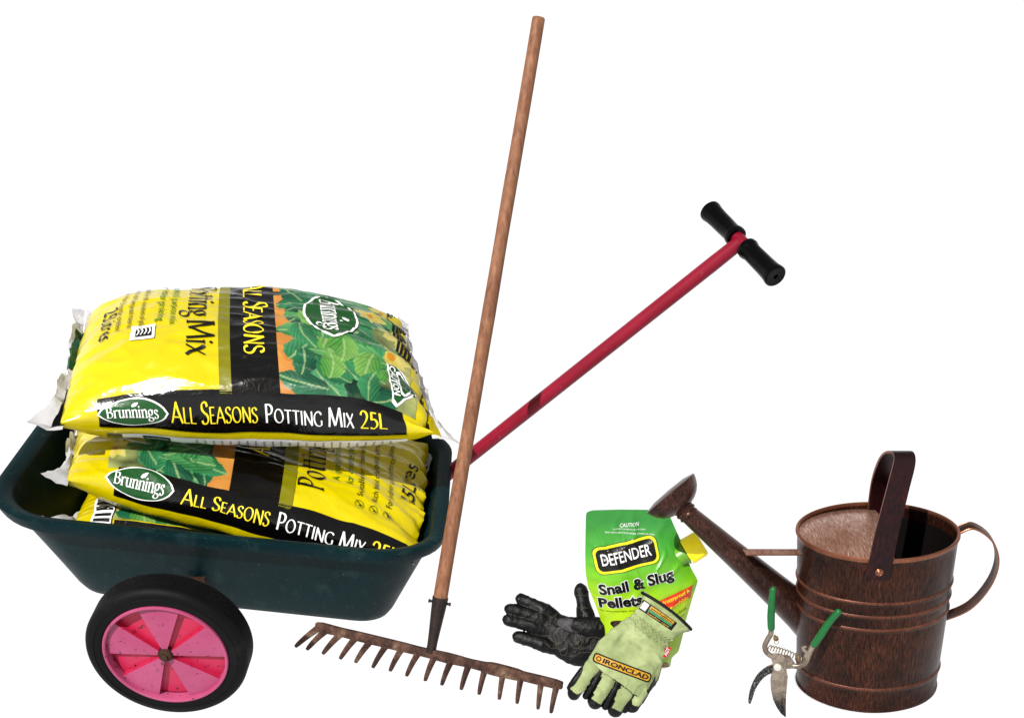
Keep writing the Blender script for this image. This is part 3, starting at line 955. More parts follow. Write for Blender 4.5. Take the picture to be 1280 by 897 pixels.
# ---- middle sack
mid.body(Y_)
L = mid.L
T0 = -.012
front_band(mid, L*.13, L*.975, T0, T0+.058, mid.root)
emblem(mid, L*.195, T0+.034, .056, .024, mid.root)
tF = T0+.057
leaf_picture(mid, L*.10, tF, L*.435, tF+.30, mid.root, 8, 1)
D, ex, ey = top_panel(mid, True, 0, 0, (L*.575, L*.612), (L*.435, L*.575), tF-.006, tF+.32, mid.root)
D.serif('All Seasons', (L*.53, tF+.10), .22, .040, YT, 1, ex, ey, small_caps=True, thick=.15, thin=.07, serif=False)
D.serif('Potting Mix', (L*.69, tF+.040), .245, .046, INK, 1, ex, ey, thick=.13, thin=.055)
small_lines(D, ['A quality all purpose mix', 'for container gardening'], (L*.732, tF+.080), (L*.038, 0), .0125, ex, ey, INKG, .62)
small_lines(D, ['Suitable for all varieties of plants', 'Rich blend of composted materials', 'For indoor and outdoor conditions'], (L*.802, tF+.058), (L*.043, 0), .0105, ex, ey, INK, .58)
for i in range(3):
    cx, cy = L*(.796+.043*i), tF+.040
    ring = ellipse(cx, cy, .0085, .0085, 22); inn = ellipse(cx, cy, .0074, .0074, 22)
    for k in range(22): D.poly([ring[k], ring[(k+1) % 22], inn[(k+1) % 22], inn[k]], INKG, 1)
    V = lambda a, b: (cx + ex[0]*a + ey[0]*b, cy + ex[1]*a + ey[1]*b)
    D.poly([V(-.005, .001), V(-.0015, -.0055), V(.0085, .010), V(-.001, -.001), V(-.003, .002)], INK, 2)
D.text('25 Litres', (L*.955, tF+.10), .115, .026, INK, 1, ex, ey)
D.done('panel_print', mid.root)
mid.seal(0, [WH, WH], .024, .01, .018, -.006); mid.seal(1, [WH, GL_[2], BK], .014, .01, .014, .0)

# ---- lowest sack
low.body(Y_)
L = low.L
T0 = -.03
front_band(low, L*.13, L*.96, T0-.01, T0+.05, low.root)
leaf_picture(low, L*.12, T0+.052, L*.52, T0+.30, low.root, 21, 1)
D = Decals(low.S, .005, .0036, .0006)
D.rect(L*.055, T0+.035, L*.12, T0+.13, WH, 0)
for i in range(7): D.rect(L*.062, T0+.045+.011*i, L*.115, T0+.051+.011*i, INK, 1)
D.done('barcode_print', low.root)
low.seal(0, [WH, Y_, GL_[1]], .03, .01, .022, .0); low.seal(1, [WH], .01, .01, .02, .0)
# ------------------------------------------------------------------ rake
t = NT('rake_wood'); v = t.coord()
nA = t.noise(t.coord((1, 1, .05)), 170, 5, .6); nB = t.noise(v, 12, 4)
col = t.ramp(nA, [(.3, rgb(140, 86, 58, .38)), (.7, rgb(200, 140, 102, .38))])
col = t.mix(t.ramp(nB, [(.4, (0, 0, 0)), (.75, (.4,)*3)]), col, rgb(110, 62, 36, .34))
m_wood = t.set(col, .6, 0, .25, t.bump(nA, .25, .001))
t = NT('rake_rust'); v = t.coord()
nA = t.noise(v, 38, 6, .7); nB = t.noise(v, 130, 4, .7)
col = t.ramp(nA, [(.28, rgb(30, 22, 20)), (.46, rgb(84, 56, 46)), (.60, rgb(122, 88, 72)), (.74, rgb(176, 156, 126))])
col = t.mix(t.ramp(nB, [(.5, (0, 0, 0)), (.7, (.6,)*3)]), col, rgb(48, 28, 24))
m_rake = t.set(col, .8, .25, .25, t.bump(nB, .8, .0018))
m_socket = plain('rake_socket_steel', rgb(60, 44, 38), .55, .4, .5, 70, .55, .5, .001)
tips = [(100, 362), (148, 374), (215, 392), (288, 413), (352, 428), (425, 450), (498, 464), (567, 485), (645, 505), (715, 523), (797, 542), (872, 562), (957, 583), (1032, 600), (1120, 624), (1175, 640)]
bases = [(186, 280), (232, 296), (298, 318), (365, 334), (430, 350), (500, 364), (566, 382), (637, 396), (705, 415), (775, 434), (848, 452), (915, 468), (988, 484), (1060, 502), (1140, 522), (1210, 536)]
Pz = lambda q, Z: at(340+q[0]/3.368, 700+q[1]/3.368, Z=Z)
bL = Pz((186, 276), .046); bR = Pz((1222, 526), .046)
rk0 = at(538, 818, Z=.0)
rake = thing('garden_rake', 'rusty iron garden rake standing on its tines with long wooden handle', 'rake', (rk0.x, rk0.y, 0))
bx = (bR-bL).normalized(); by = Vector((0, 0, 1)).cross(bx).normalized()
bup = (Vector((0, 0, 1))*.93 + by*.30).normalized(); bf = bx.cross(bup)
bm = bmesh.new()
n = 40
rings = []
for i in range(n+1):
    p = bL + (bR-bL)*(i/n)
    wob = noise.noise(p*22)*.0012
    hh = .0074 + wob; tt = .0042
    if i in (0, n): hh *= .8
    if 28 < i < 34: tt += .002; hh += .001
    rings.append([bm.verts.new(p + bup*a*hh + bf*b*tt) for a, b in ((-1, -.8), (-.8, -1), (.8, -1), (1, -.8), (1, .8), (.8, 1), (-.8, 1), (-1, .8))])
for a, b in zip(rings, rings[1:]):
    for k in range(8): bm.faces.new((a[k], a[(k+1) % 8], b[(k+1) % 8], b[k]))
bm.faces.new(rings[0]); bm.faces.new(rings[-1])
head = link('head_bar', bm, m_rake, rake)
for i, (tp, bs) in enumerate(zip(tips, bases)):
    T = Pz(tp, .003); B0 = bL + (bR-bL)*((bs[0]-186)/(1222-186)) - bup*.003
    if i == 0: B0 += bx*.004
    if i == 15: B0 -= bx*.004
    d = T-B0; out = Vector((0, 0, 1)).cross(d).normalized()
    bulge = (Vector((0, 0, 1)) - d.normalized()*d.normalized().z).normalized()
    path = [B0 + d*k/8 + bulge*(.0012*math.sin(PI*min(1, (k/8)*.95))) for k in range(9)]
    bm = bmesh.new()
    add_tube(bm, path, [.0066, .0060, .0056, .0053, .0050, .0047, .0044, .0040, .0031], 8, flat=(d.cross(bulge).normalized(), .8))
    link('tine', bm, m_rake, rake)
hA = at(539, 812, Y=(bL + (bR-bL)*.49).y + .004); hB = at(565.5, 662, Y=hA.y+.065)
hd = (hB-hA).normalized()
# top end: where the handle line meets the sight line through its tip
q = ray(673.5, 22); nrm = q.cross(hd); m_ = hd.cross(nrm)
k = (hA-CAM).dot(m_)/q.dot(m_); top = CAM + q*k
s0 = hA + hd*.075
bm = bmesh.new()
nseg = 60; path = []; rad = []
for i in range(nseg+1):
    f = i/nseg; p = s0 + (top-s0)*f
    p = p + Vector((noise.noise(Vector((f*3, 1, 2))), 0, 0))*.0014
    path.append(p); rad.append(.0118 - .0014*f + noise.noise(Vector((f*9, 5, 1)))*.0003)
rad[-1] *= .86; path.insert(-1, path[-1] - hd*.002); rad.insert(-1, rad[-2])
add_tube(bm, path, rad, 24)
link('handle', bm, m_wood, rake)
bm = bmesh.new()
sp = [hA - hd*.004, hA + hd*.012, hA + hd*.03, hA+hd*.06, hA + hd*.088]
add_tube(bm, sp, [.0080, .0082, .0092, .0114, .0132], 22)
# open seam of the rolled socket
side = hd.cross(Vector((0, 1, 0))).normalized()
seam = [p + (-Vector((0, 1, 0))*.9 - side*.25).normalized()*r for p, r in zip(sp[1:], [.0082, .0092, .0114, .0132])]
add_tube(bm, seam, [.0008, .0012, .0014, .0015], 8)
socket = link('socket', bm, m_socket, rake)
xr = Vector((1, 0, 0)); xr = (xr - hd*xr.dot(hd)).normalized()
for sgn in (-1, 1):
    bm = bmesh.new()
    c = hA + hd*.079 + xr*sgn*.0128
    add_lathe(bm, [(.0022, -.002), (.0022, .0025), (.0032, .003), (.0032, .005), (.002, .0058), (.0001, .006)], c, xr*sgn, 12)
    link('rivet', bm, m_rust, socket)
# ------------------------------------------------------------------ watering can
def copper(name, lo, hi, metal=.75, rough=.42, streak=(9, 9, .55)):
    t = NT(name); v = t.coord()
    nA = t.noise(t.coord(streak), 95, 6, .75, .15); nB = t.noise(v, 11, 5, .62); nC = t.noise(v, 480, 2, .6)
    col = t.ramp(nA, [(.40, lo), (.57, tuple((a*.7+b*.3) for a, b in zip(lo, hi))), (.76, hi)])
    col = t.mix(t.ramp(nB, [(.38, (0, 0, 0)), (.66, (.72,)*3)]), col, lo)
    return t.set(col, t.ramp(nA, [(.3, (rough+.12,)*3), (.7, (rough-.06,)*3)]), metal, .2, t.bump(nC, .12, .0005))
m_cop = copper('brushed_dark_copper', rgb(8, 4, 4, .4), rgb(166, 96, 68, .46), .45, .34)
m_copb = copper('bright_worn_copper', rgb(116, 72, 54, .8), rgb(244, 216, 200, 1.0), .5, .24, (9, .7, .7))
m_cops = copper('smeared_dark_copper', rgb(16, 4, 8, .5), rgb(96, 30, 34, .5), .15, .36, (4, 4, .8))
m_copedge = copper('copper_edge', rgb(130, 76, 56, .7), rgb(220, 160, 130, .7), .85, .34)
m_copmid = copper('copper_bead_highlight', rgb(70, 38, 28, .6), rgb(190, 120, 92, .6), .5, .36)  # lighter copper, painted highlight for the tops of the body beads
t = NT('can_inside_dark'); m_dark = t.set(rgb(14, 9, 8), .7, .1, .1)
cb = at(1082, 852, Z=0.0)
CANY = cb.y
axis = Vector((-.040, -.01, 1)).normalized()
SQ = (Vector((0, 1, 0)), .72)
RB, RT, HC = .1115, .1225, .280
can = thing('watering_can', 'dark copper watering can with long spout, rose and strap handles', 'watering can', cb)
def rr(h): return RB + (RT-RB)*h/HC
prof = [(.001, .004), (RB*.9, .004), (RB*.985, .0), (RB*1.012, .002), (RB*1.015, .006), (RB*.995, .009)]
def bead(h, a=.0022, wd=.0038):
    return [(rr(h-wd*1.6), h-wd*1.6), (rr(h)+a*.1-.0004, h-wd), (rr(h)+a*.75, h-wd*.5), (rr(h)+a, h), (rr(h)+a*.75, h+wd*.5), (rr(h)+a*.1-.0004, h+wd), (rr(h+wd*1.6), h+wd*1.6)]
for h in (.044, .154, .178, .202):
    prof += bead(h)
prof += [(rr(.262), .262), (rr(.272), .272), (RT+.0012, .276), (RT+.0026, .279), (RT+.0022, .282), (RT, .2832), (RT-.0025, .282), (RT-.0032, .278), (RT-.0035, .26)]
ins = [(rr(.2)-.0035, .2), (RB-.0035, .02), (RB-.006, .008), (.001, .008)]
bm = bmesh.new()
add_lathe(bm, prof, cb, axis, 96, SQ, 0)
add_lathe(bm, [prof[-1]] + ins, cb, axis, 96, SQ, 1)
# rim bead gets the bright edge metal
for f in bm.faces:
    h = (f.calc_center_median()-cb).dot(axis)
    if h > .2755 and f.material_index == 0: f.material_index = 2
    if f.material_index == 0 and any(-.0005 < h-hb < .0030 for hb in (.044, .154, .178, .202)): f.material_index = 3  # upper half of each bead takes the painted highlight colour
bmesh.ops.remove_doubles(bm, verts=bm.verts, dist=1e-6)
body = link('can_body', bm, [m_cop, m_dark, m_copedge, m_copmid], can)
# half cover over the spout side, slightly domed
def can_pt(x, y, h):       # x, y in units of the local radius
    r = rr(min(h, HC))-.003
    return cb + axis*h + Vector((x*r, y*r*SQ[1], 0))
bm = bmesh.new()
nx, ny = 22, 30
xe = lambda y: .10 + .08*y*y*0 + .06*y
g = []
for i in range(nx+1):
    row = []
    for j in range(ny+1):
        y = -1 + 2*j/ny; y = math.sin(y*PI/2)*.9995
        x0 = -math.sqrt(max(0, 1-y*y)); x1 = min(xe(y), -x0)
        x = x0 + (x1-x0)*i/nx
        rad = math.sqrt(x*x+y*y)
        h = .2725 + .014*(1-rad**2.2)
        row.append((bm.verts.new(can_pt(x, y, h)), bm.verts.new(can_pt(x, y, h-.0018))))
    g.append(row)
for i in range(nx):
    for j in range(ny):
        for k in (0, 1): bm.faces.new((g[i][j][k], g[i+1][j][k], g[i+1][j+1][k], g[i][j+1][k]))
for j in range(ny):
    bm.faces.new((g[nx][j][0], g[nx][j+1][0], g[nx][j+1][1], g[nx][j][1]))
bmesh.ops.remove_doubles(bm, verts=bm.verts, dist=1e-6)
link('half_cover', bm, m_copb, can)

def strap(name, path, wdir, width, mats, thick=.0022, rib=0.0, parent=can):
    """Flat metal strap with rolled edges along a path; wdir: list or vector of width directions."""
    bm = bmesh.new(); rings = []
    n = len(path)
    for i, p in enumerate(path):
        t = (path[min(i+1, n-1)]-path[max(i-1, 0)]).normalized()
        wd = wdir(i/(n-1)) if callable(wdir) else Vector(wdir)
        wd = (wd - t*wd.dot(t)).normalized(); nn = t.cross(wd)
        hw = (width(i/(n-1)) if callable(width) else width)/2
        sec = [(-1, -.6), (-1, .6), (-.94, 1.0), (-.86, .5), (-.3, .5+rib), (.3, .5+rib), (.86, .5), (.94, 1.0), (1, .6), (1, -.6), (.9, -.6), (.3, -.6+rib), (-.3, -.6+rib), (-.9, -.6)]
        rings.append([bm.verts.new(p + wd*hw*a + nn*thick*b) for a, b in sec])
    for a, b in zip(rings, rings[1:]):
        m = len(a)
        for k in range(m):
            f = bm.faces.new((a[k], a[(k+1) % m], b[(k+1) % m], b[k]))
            if len(mats) > 1 and (k in (0, 1, 2, 6, 7, 8)): f.material_index = 1
    bm.faces.new(rings[0]); bm.faces.new(rings[-1])
    return link(name, bm, mats, parent)
# carry handle: from the front wall over to the back wall, leaning towards the back handle
yf = can_pt(0, -1, .26).y; yb = can_pt(0, 1, .26).y
f0 = at(1097, 722, Y=yf-.004); f1 = at(1108, 668, Y=yf-.006); f2 = at(1122, 612, Y=yf+.004); f3 = at(1131, 574, Y=yf+.022)
f4 = at(1124, 564, Y=yf+.045); f5 = at(1112, 572, Y=yf+.085); f6 = at(1102, 600, Y=yb-.020); f7 = at(1097, 640, Y=yb-.006); f8 = at(1096, 660, Y=yb-.005)
path = catmull([f0, f1, f2, f3, f4, f5, f6, f7, f8], 8)
carry = strap('carry_handle', path, Vector((1, 0, 0)), lambda u: .0365 - .006*math.sin(PI*u), [m_cops, m_copedge])
bm = bmesh.new()
rc = at(1099, 715, Y=yf-.0075)
add_lathe(bm, [(.006, -.001), (.006, .0006), (.0052, .0014), (.0042, .0008), (.0034, .0016), (.002, .0026), (.0001, .003)], rc, (0, -1, .05), 18)
link('rivet', bm, m_copedge, carry)
# back handle
q0 = at(1197, 663, Y=CANY+.0); q1 = at(1216, 657, Y=CANY-.002); q2 = at(1238, 672, Y=CANY-.004); q3 = at(1246, 698, Y=CANY-.004); q4 = at(1236, 728, Y=CANY-.004); q5 = at(1210, 757, Y=CANY); q6 = at(1174, 772, Y=CANY)
path = catmull([q0, q1, q2, q3, q4, q5, q6], 9)
strap('back_handle', path, Vector((0.12, 1, 0)), lambda u: .022, [m_cop, m_copedge], .0018, .6)
# spout
m_spoutcop = copper('rubbed_dark_copper', rgb(16, 9, 10, .5), rgb(186, 124, 106, .55), .6, .27)
sA = at(1012, 774, Y=CANY+.034); sB = at(858, 640, Y=CANY-.040)
d = (sB-sA).normalized(); SL = (sB-sA).length
bm = bmesh.new()
add_tube(bm, [sA + d*SL*k/14 for k in range(15)], [.0335 - .0195*(k/14)**.75 for k in range(15)], 36)
link('spout', bm, m_spoutcop, can)
bm = bmesh.new()
add_lathe(bm, [(.0150, -.006), (.0162, -.004), (.0150, -.002), (.0145, .000), (.0165, .002), (.0168, .004), (.0150, .006), (.0160, .0085), (.0250, .0115), (.0330, .0165), (.0395, .0230), (.0440, .0310), (.0462, .0370), (.0462, .039), (.0445, .0398), (.030, .043), (.001, .044)], sB - d*.002, (Vector((-.64, 0, 0)) + UPV*.76 + FWD*.14).normalized(), 44)
link('rose', bm, [m_spoutcop], can)
# brace from spout to body
b0 = at(931, 690, Y=CANY-.050); b1 = at(1000, 690, Y=CANY-.020)
strap('brace', [b0, b0.lerp(b1, .33), b0.lerp(b1, .66), b1], Vector((0, 1, .15)), lambda u: .013, [m_copb, m_copedge], .0016)
# ------------------------------------------------------------------ pouch of pellets
pf = Frame(790, 833, 9, 2)
out_px = [(732.5, 640), (740, 637.5), (775, 636.5), (812, 636.8), (832, 638.5), (838, 646), (844, 660), (850, 673), (857, 692), (864, 710), (872.5, 725), (866, 745), (858, 772), (853, 795), (848, 814), (839.5, 821), (838.5, 828), (837, 834.5), (815, 836.5), (785, 837), (757, 834), (752, 815), (752, 790), (751, 774), (743, 752), (735, 733), (732, 715), (731.5, 690), (732, 662)]
PO = [pf.uv(*p) for p in out_px]
Z0 = min(p.y for p in PO)
def dense(P, step=.003):
    o = []
    for i in range(len(P)):
        a, b = P[i], P[(i+1) % len(P)]
        m = max(1, int((b-a).length/step))
        for k in range(m): o.append(a + (b-a)*(k/m))
    return o
POD = dense(PO)
for _ in range(2): POD = [(POD[i-1] + POD[i]*2 + POD[(i+1) % len(POD)])/4 for i in range(len(POD))]
PC = pf.uv(798, 742)
RAD = sorted((math.atan2(p.y-PC.y, p.x-PC.x), (p-PC).length) for p in POD)
def pouch_R(a):
    lo, hi = 0, len(RAD)-1
    if a <= RAD[0][0] or a >= RAD[-1][0]: return (RAD[0][1]+RAD[-1][1])/2
    while hi-lo > 1:
        m = (lo+hi)//2
        if RAD[m][0] <= a: lo = m
        else: hi = m
    f = (a-RAD[lo][0])/max(1e-9, RAD[hi][0]-RAD[lo][0])
    return RAD[lo][1] + (RAD[hi][1]-RAD[lo][1])*f
PT = max(p.y for p in PO)
def pouch_w(u, v):
    d = Vector((u, v)) - PC
    r = min(1.0, d.length/pouch_R(math.atan2(d.y, d.x)))
    f = (v-Z0)/(PT-Z0)
    seal = min(1.0, max(0.0, (1-r)*d.length/max(r, .05)*0 + (1-r)/.13))
    top = min(1.0, max(0.0, (.93-f)/.28))
    h = .030*(1-r**3.0)*(1.15-.55*f)*(.18+.82*top)
    q = Vector((u*22, v*22, 2.0))
    h += (noise.noise(q)*.0032 + (1-abs(noise.noise(q*1.3+Vector((5, 1, 0)))))**7*.0034*0.9 + noise.noise(q*2.6)*.0013)*min(1, (1-r)*7)
    return h
pouch_base = pf.o
pouch = thing('pellet_pouch', 'bright green plastic stand-up pouch of snail pellets with yellow screw cap', 'pouch', (pf.o.x, pf.o.y, 0))
t = NT('printed_green_film'); v = t.coord()
sep = t.n('ShaderNodeSeparateXYZ'); t.c(v, sep.inputs[0])
mrp = t.n('ShaderNodeMapRange'); mrp.inputs['From Min'].default_value = .01; mrp.inputs['From Max'].default_value = .25
t.c(sep.outputs['Z'], mrp.inputs['Value'])
add = t.n('ShaderNodeMath', operation='ADD'); sub = t.n('ShaderNodeMath', operation='MULTIPLY_ADD'); sub.inputs[1].default_value = .10; sub.inputs[2].default_value = -.05
t.c(t.noise(v, 16, 2), sub.inputs[0]); t.c(mrp.outputs['Result'], add.inputs[0]); t.c(sub.outputs[0], add.inputs[1])
col = t.ramp(add.outputs[0], [(.0, rgb(172, 216, 20, .5)), (.46, rgb(190, 230, 24, .5)), (.62, rgb(128, 206, 28, .5)), (.80, rgb(74, 176, 46, .5)), (1.0, rgb(50, 146, 56, .5))])
m_pouch = t.set(col, .33, 0, .4, t.bump(t.noise(v, 60, 4, .6, .6), .35, .003))
bm = bmesh.new()
NA, NR = len(POD), 26
ringsF, ringsB = [], []
for k in range(NR+1):
    r = 1-(k/NR)**1.0
    fr_, bk_ = [], []
    for p in POD:
        q = PC + (p-PC)*max(r, .004)
        h = pouch_w(q.x, q.y)
        fr_.append(bm.verts.new(pf.world(q.x, q.y, max(.0006, h)+.0002)))
        f = (q.y-Z0)/(PT-Z0)
        hb = .026*(1-r**3)*(1.15-.55*f)*(.15+.85*min(1, max(0, (.93-f)/.28)))
        bk_.append(bm.verts.new(pf.world(q.x, q.y, -max(.0006, hb)-.0002)))
    ringsF.append(fr_); ringsB.append(bk_)
for rs in (ringsF, ringsB):
    for a, b in zip(rs, rs[1:]):
        for k in range(NA): bm.faces.new((a[k], a[(k+1) % NA], b[(k+1) % NA], b[k]))
    bm.faces.new(rs[-1])
for k in range(NA):
    bm.faces.new((ringsF[0][k], ringsF[0][(k+1) % NA], ringsB[0][(k+1) % NA], ringsB[0][k]))
link('pouch_body', bm, m_pouch, pouch)
pS = lambda u, v, lift=0.0: pf.world(u, v, max(.0006, pouch_w(u, v)) + .0004 + lift)
def pdir(a, b):
    A, B = pf.uv(*a), pf.uv(*b); d = (B-A).normalized(); return A, B, (d.x, d.y), (-d.y, d.x), (B-A).length
PK = film('pouch_black_ink', rgb(10, 12, 10, .5), .3, .3); PWt = film('pouch_white_ink', rgb(246, 246, 246, .6), .3, .3)
PYl = film('pouch_yellow_ink', rgb(240, 232, 30, .6), .3, .3); PRd = film('pouch_red_ink', rgb(232, 52, 24, .6), .3, .3); PBr = film('pouch_brown_ink', rgb(64, 36, 20, .6), .4, .3); PTan = film('pouch_tan_ink', rgb(150, 96, 50, .6), .4, .3)
PGd = film('pouch_dark_green', rgb(30, 110, 44), .33, .4)
# top seal line and caution lines
D = Decals(pS, .004, .0003, .0003)
A, B, ex, ey, ln = pdir((774.5, 658), (798, 656)); D.text('CAUTION', (A.x, A.y), ln, .0062, PWt, 0, ex, ey, bold=.004, shear=.15)
A, B, ex, ey, ln = pdir((766, 660.5), (806, 661)); D.text('KEEP OUT OF REACH OF CHILDREN', (A.x, A.y), ln, .0022, PWt, 0, ex, ey)
A, B, ex, ey, ln = pdir((756, 664), (817, 666.5)); D.text('READ SAFETY DIRECTIONS BEFORE OPENING OR USING', (A.x, A.y), ln, .0022, PWt, 0, ex, ey)
D.done('caution_print', pouch)
# brand badge
D = Decals(pS, .0035, .0006, .0005)
A, B, ex, ey, ln = pdir((746.5, 712), (822, 695))
h = .0395
def badge(m, r, mat, lay):
    P = round_rect(-m, -m, ln+m, h+m, r); D.poly([(A.x+ex[0]*p[0]+ey[0]*p[1], A.y+ex[1]*p[0]+ey[1]*p[1]) for p in P], mat, lay)
badge(.003, .011, PGd, 0); badge(.0018, .0105, PYl, 1); badge(-.0022, .0085, PK, 2)
o = (A.x+ex[0]*.0095+ey[0]*.0115, A.y+ex[1]*.0095+ey[1]*.0115)
D.text('DEFENDER', o, ln-.019, .0185, PWt, 3, ex, ey, bold=.010)
D.done('brand_badge', pouch)
# product name: white outline below, black letters above
D = Decals(pS, .0035, .0006, .0004)
for s, a, b, hh in (('Snail & Slug', (748.5, 738), (840.5, 716.5), .0172), ('Pellets', (748.5, 755.5), (801, 745), .0172)):
    A, B, ex, ey, ln = pdir(a, b)
    D.text(s, (A.x-ex[0]*.0008, A.y-ex[1]*.0008), ln+.0016, hh, PWt, 0, ex, ey, bold=.078)
    D.text(s, (A.x, A.y), ln, hh, PK, 2, ex, ey, bold=.040)
A, B, ex, ey, ln = pdir((749, 760.5), (800, 753)); D.text('The Unmatched Highly Waterproof', (A.x, A.y), ln, .0024, PK, 1, ex, ey)
D.done('product_name', pouch)
# red banner
D = Decals(pS, .0035, .0006, .0004)
D.poly([pf.uv(*p) for p in ((818, 743), (864, 727.5), (862.5, 744), (816, 759))], PRd, 0)
A, B, ex, ey, ln = pdir((824, 748), (861, 735.5)); D.text('Waterproof &', (A.x, A.y), ln, .0070, PYl, 1, ex, ey, bold=.012)
A, B, ex, ey, ln = pdir((831.5, 755), (860, 745.2)); D.text('Resealable', (A.x, A.y), ln, .0070, PYl, 1, ex, ey, bold=.012)
A, B, ex, ey, ln = pdir((841, 764), (857, 757)); D.text('Pest Raising', (A.x, A.y), ln, .0042, PK, 1, ex, ey)
A, B, ex, ey, ln = pdir((842, 770), (855, 765)); D.text('formula', (A.x, A.y), ln, .0030, PK, 1, ex, ey)
D.done('banner_print', pouch)
# snail and slug pictures peeking out by the gloves
for px, py, a, b, m1, m2 in ((774, 773, .0165, .0075, PK, PBr), (826, 829, .012, .010, PBr, PTan)):
    D = Decals(pS, .0035, .0006, .0004)
    c = pf.uv(px, py)
    D.poly(ellipse(c.x, c.y, a, b), m1, 0); D.poly(ellipse(c.x+.001, c.y+.001, a*.8, b*.72), m2, 1)
    for k in range(3): D.poly(ellipse(c.x+(-.3+.3*k)*a, c.y+.0015, a*.10, b*.3), m1 if k != 1 else PTan, 2)
    D.done('slug_picture', pouch)
# spout and cap on the cut corner
ca = pf.uv(856, 690); cdir2 = (pf.uv(876, 678)-ca).normalized()
cd = pf.u*cdir2.x + pf.v*cdir2.y
m_cap = plain('yellow_cap_plastic', rgb(255, 232, 20, 1.0), .35, .3, 0, 40, .1, .1)
m_spout = plain('green_spout_plastic', rgb(120, 190, 40), .35, .4, 0, 40, .1, .1)
cw = pf.world(ca.x, ca.y, .002)
bm = bmesh.new()
add_lathe(bm, [(.0001, -.014), (.0165, -.014), (.0165, -.002), (.0195, -.002), (.0195, .001), (.0155, .001), (.0155, .012), (.0001, .012)], cw, cd, 36)
link('spout', bm, m_spout, pouch)
bm = bmesh.new()
seg = 108
prof = [(.0170, .003), (.0214, .003), (.0220, .0045), (.0216, .0270), (.0206, .0305), (.0185, .032), (.0001, .0325)]
x = cd.orthogonal().normalized(); y = cd.cross(x)
rings = []
for i, (r, h) in enumerate(prof):
    rings.append([bm.verts.new(cw + cd*h + (x*math.cos(2*PI*k/seg) + y*math.sin(2*PI*k/seg))*(r - (.0006 if (k % 3 == 0 and i in (1, 2, 3)) else 0))) for k in range(seg)])
for a, b in zip(rings, rings[1:]):
    for k in range(seg): bm.faces.new((a[k], a[(k+1) % seg], b[(k+1) % seg], b[k]))
link('cap', bm, m_cap, pouch)
# ------------------------------------------------------------------ work gloves
t = NT('olive_glove_cloth'); v = t.coord()
nA = t.noise(v, 26, 5, .6); nB = t.noise(v, 900, 2); nC = t.noise(v, 60, 4, .65)
col = t.ramp(nA, [(.3, rgb(136, 150, 98, .48)), (.7, rgb(194, 208, 150, .48))])
col = t.mix(t.ramp(nC, [(.60, (0, 0, 0)), (.8, (.4,)*3)]), col, rgb(104, 104, 66))
m_olive = t.set(col, .85, 0, .15, t.bump(nB, .35, .0008, t.bump(nC, .5, .003)))
t = NT('black_glove_leather'); v = t.coord()
nA = t.noise(v, 48, 5, .62, .5); nB = t.noise(v, 520, 3, .6)
col = t.ramp(nA, [(.3, rgb(2, 2, 3)), (.72, rgb(15, 15, 17))])
m_leather = t.set(col, t.ramp(nA, [(.3, (.55,)*3), (.7, (.36,)*3)]), 0, .18, t.bump(nB, .35, .0008, t.bump(nA, .9, .004)))
m_binding = plain('black_binding', rgb(16, 16, 20), .7, .2, 0, 500, .4, .4)
m_greypad = plain('grey_glove_pad', rgb(74, 68, 74), .6, .3, 0, 200, .3, .3)
m_stitch = plain('tan_stitching', rgb(92, 84, 68), .8, .2, 0, 300, .3, .2)
m_patchY = plain('yellow_patch', rgb(238, 176, 26), .6, .3, 0, 200, .2, .2)
m_patchG = plain('green_patch', rgb(80, 190, 130), .6, .3, 0, 200, .2, .2)
m_patchW = plain('white_patch', rgb(236, 234, 240), .6, .3, 0, 200, .1, .2)
m_tagR = plain('red_tag_cloth', rgb(216, 30, 34), .7, .2, 0, 300, .2, .2)

def round_chain(P, Rr, n=7):
    """Path and radii with rounded ends."""
    cp = catmull(P, 6); m = len(cp)
    cr = []
    for i in range(m):
        f = i/(m-1)*(len(Rr)-1); k = min(int(f), len(Rr)-2); cr.append(Rr[k] + (Rr[k+1]-Rr[k])*(f-k))
    d0 = (cp[0]-cp[1]).normalized(); d1 = (cp[-1]-cp[-2]).normalized()
    pre = [(cp[0]+d0*cr[0]*math.sin(a), max(1e-4, cr[0]*math.cos(a))) for a in [PI/2*.97*(n-k)/n for k in range(n)]]
    post = [(cp[-1]+d1*cr[-1]*math.sin(a), max(1e-4, cr[-1]*math.cos(a))) for a in [PI/2*.97*(k+1)/n for k in range(n)]]
    al = pre + list(zip(cp, cr)) + post
    return [a for a, _ in al], [b for _, b in al]

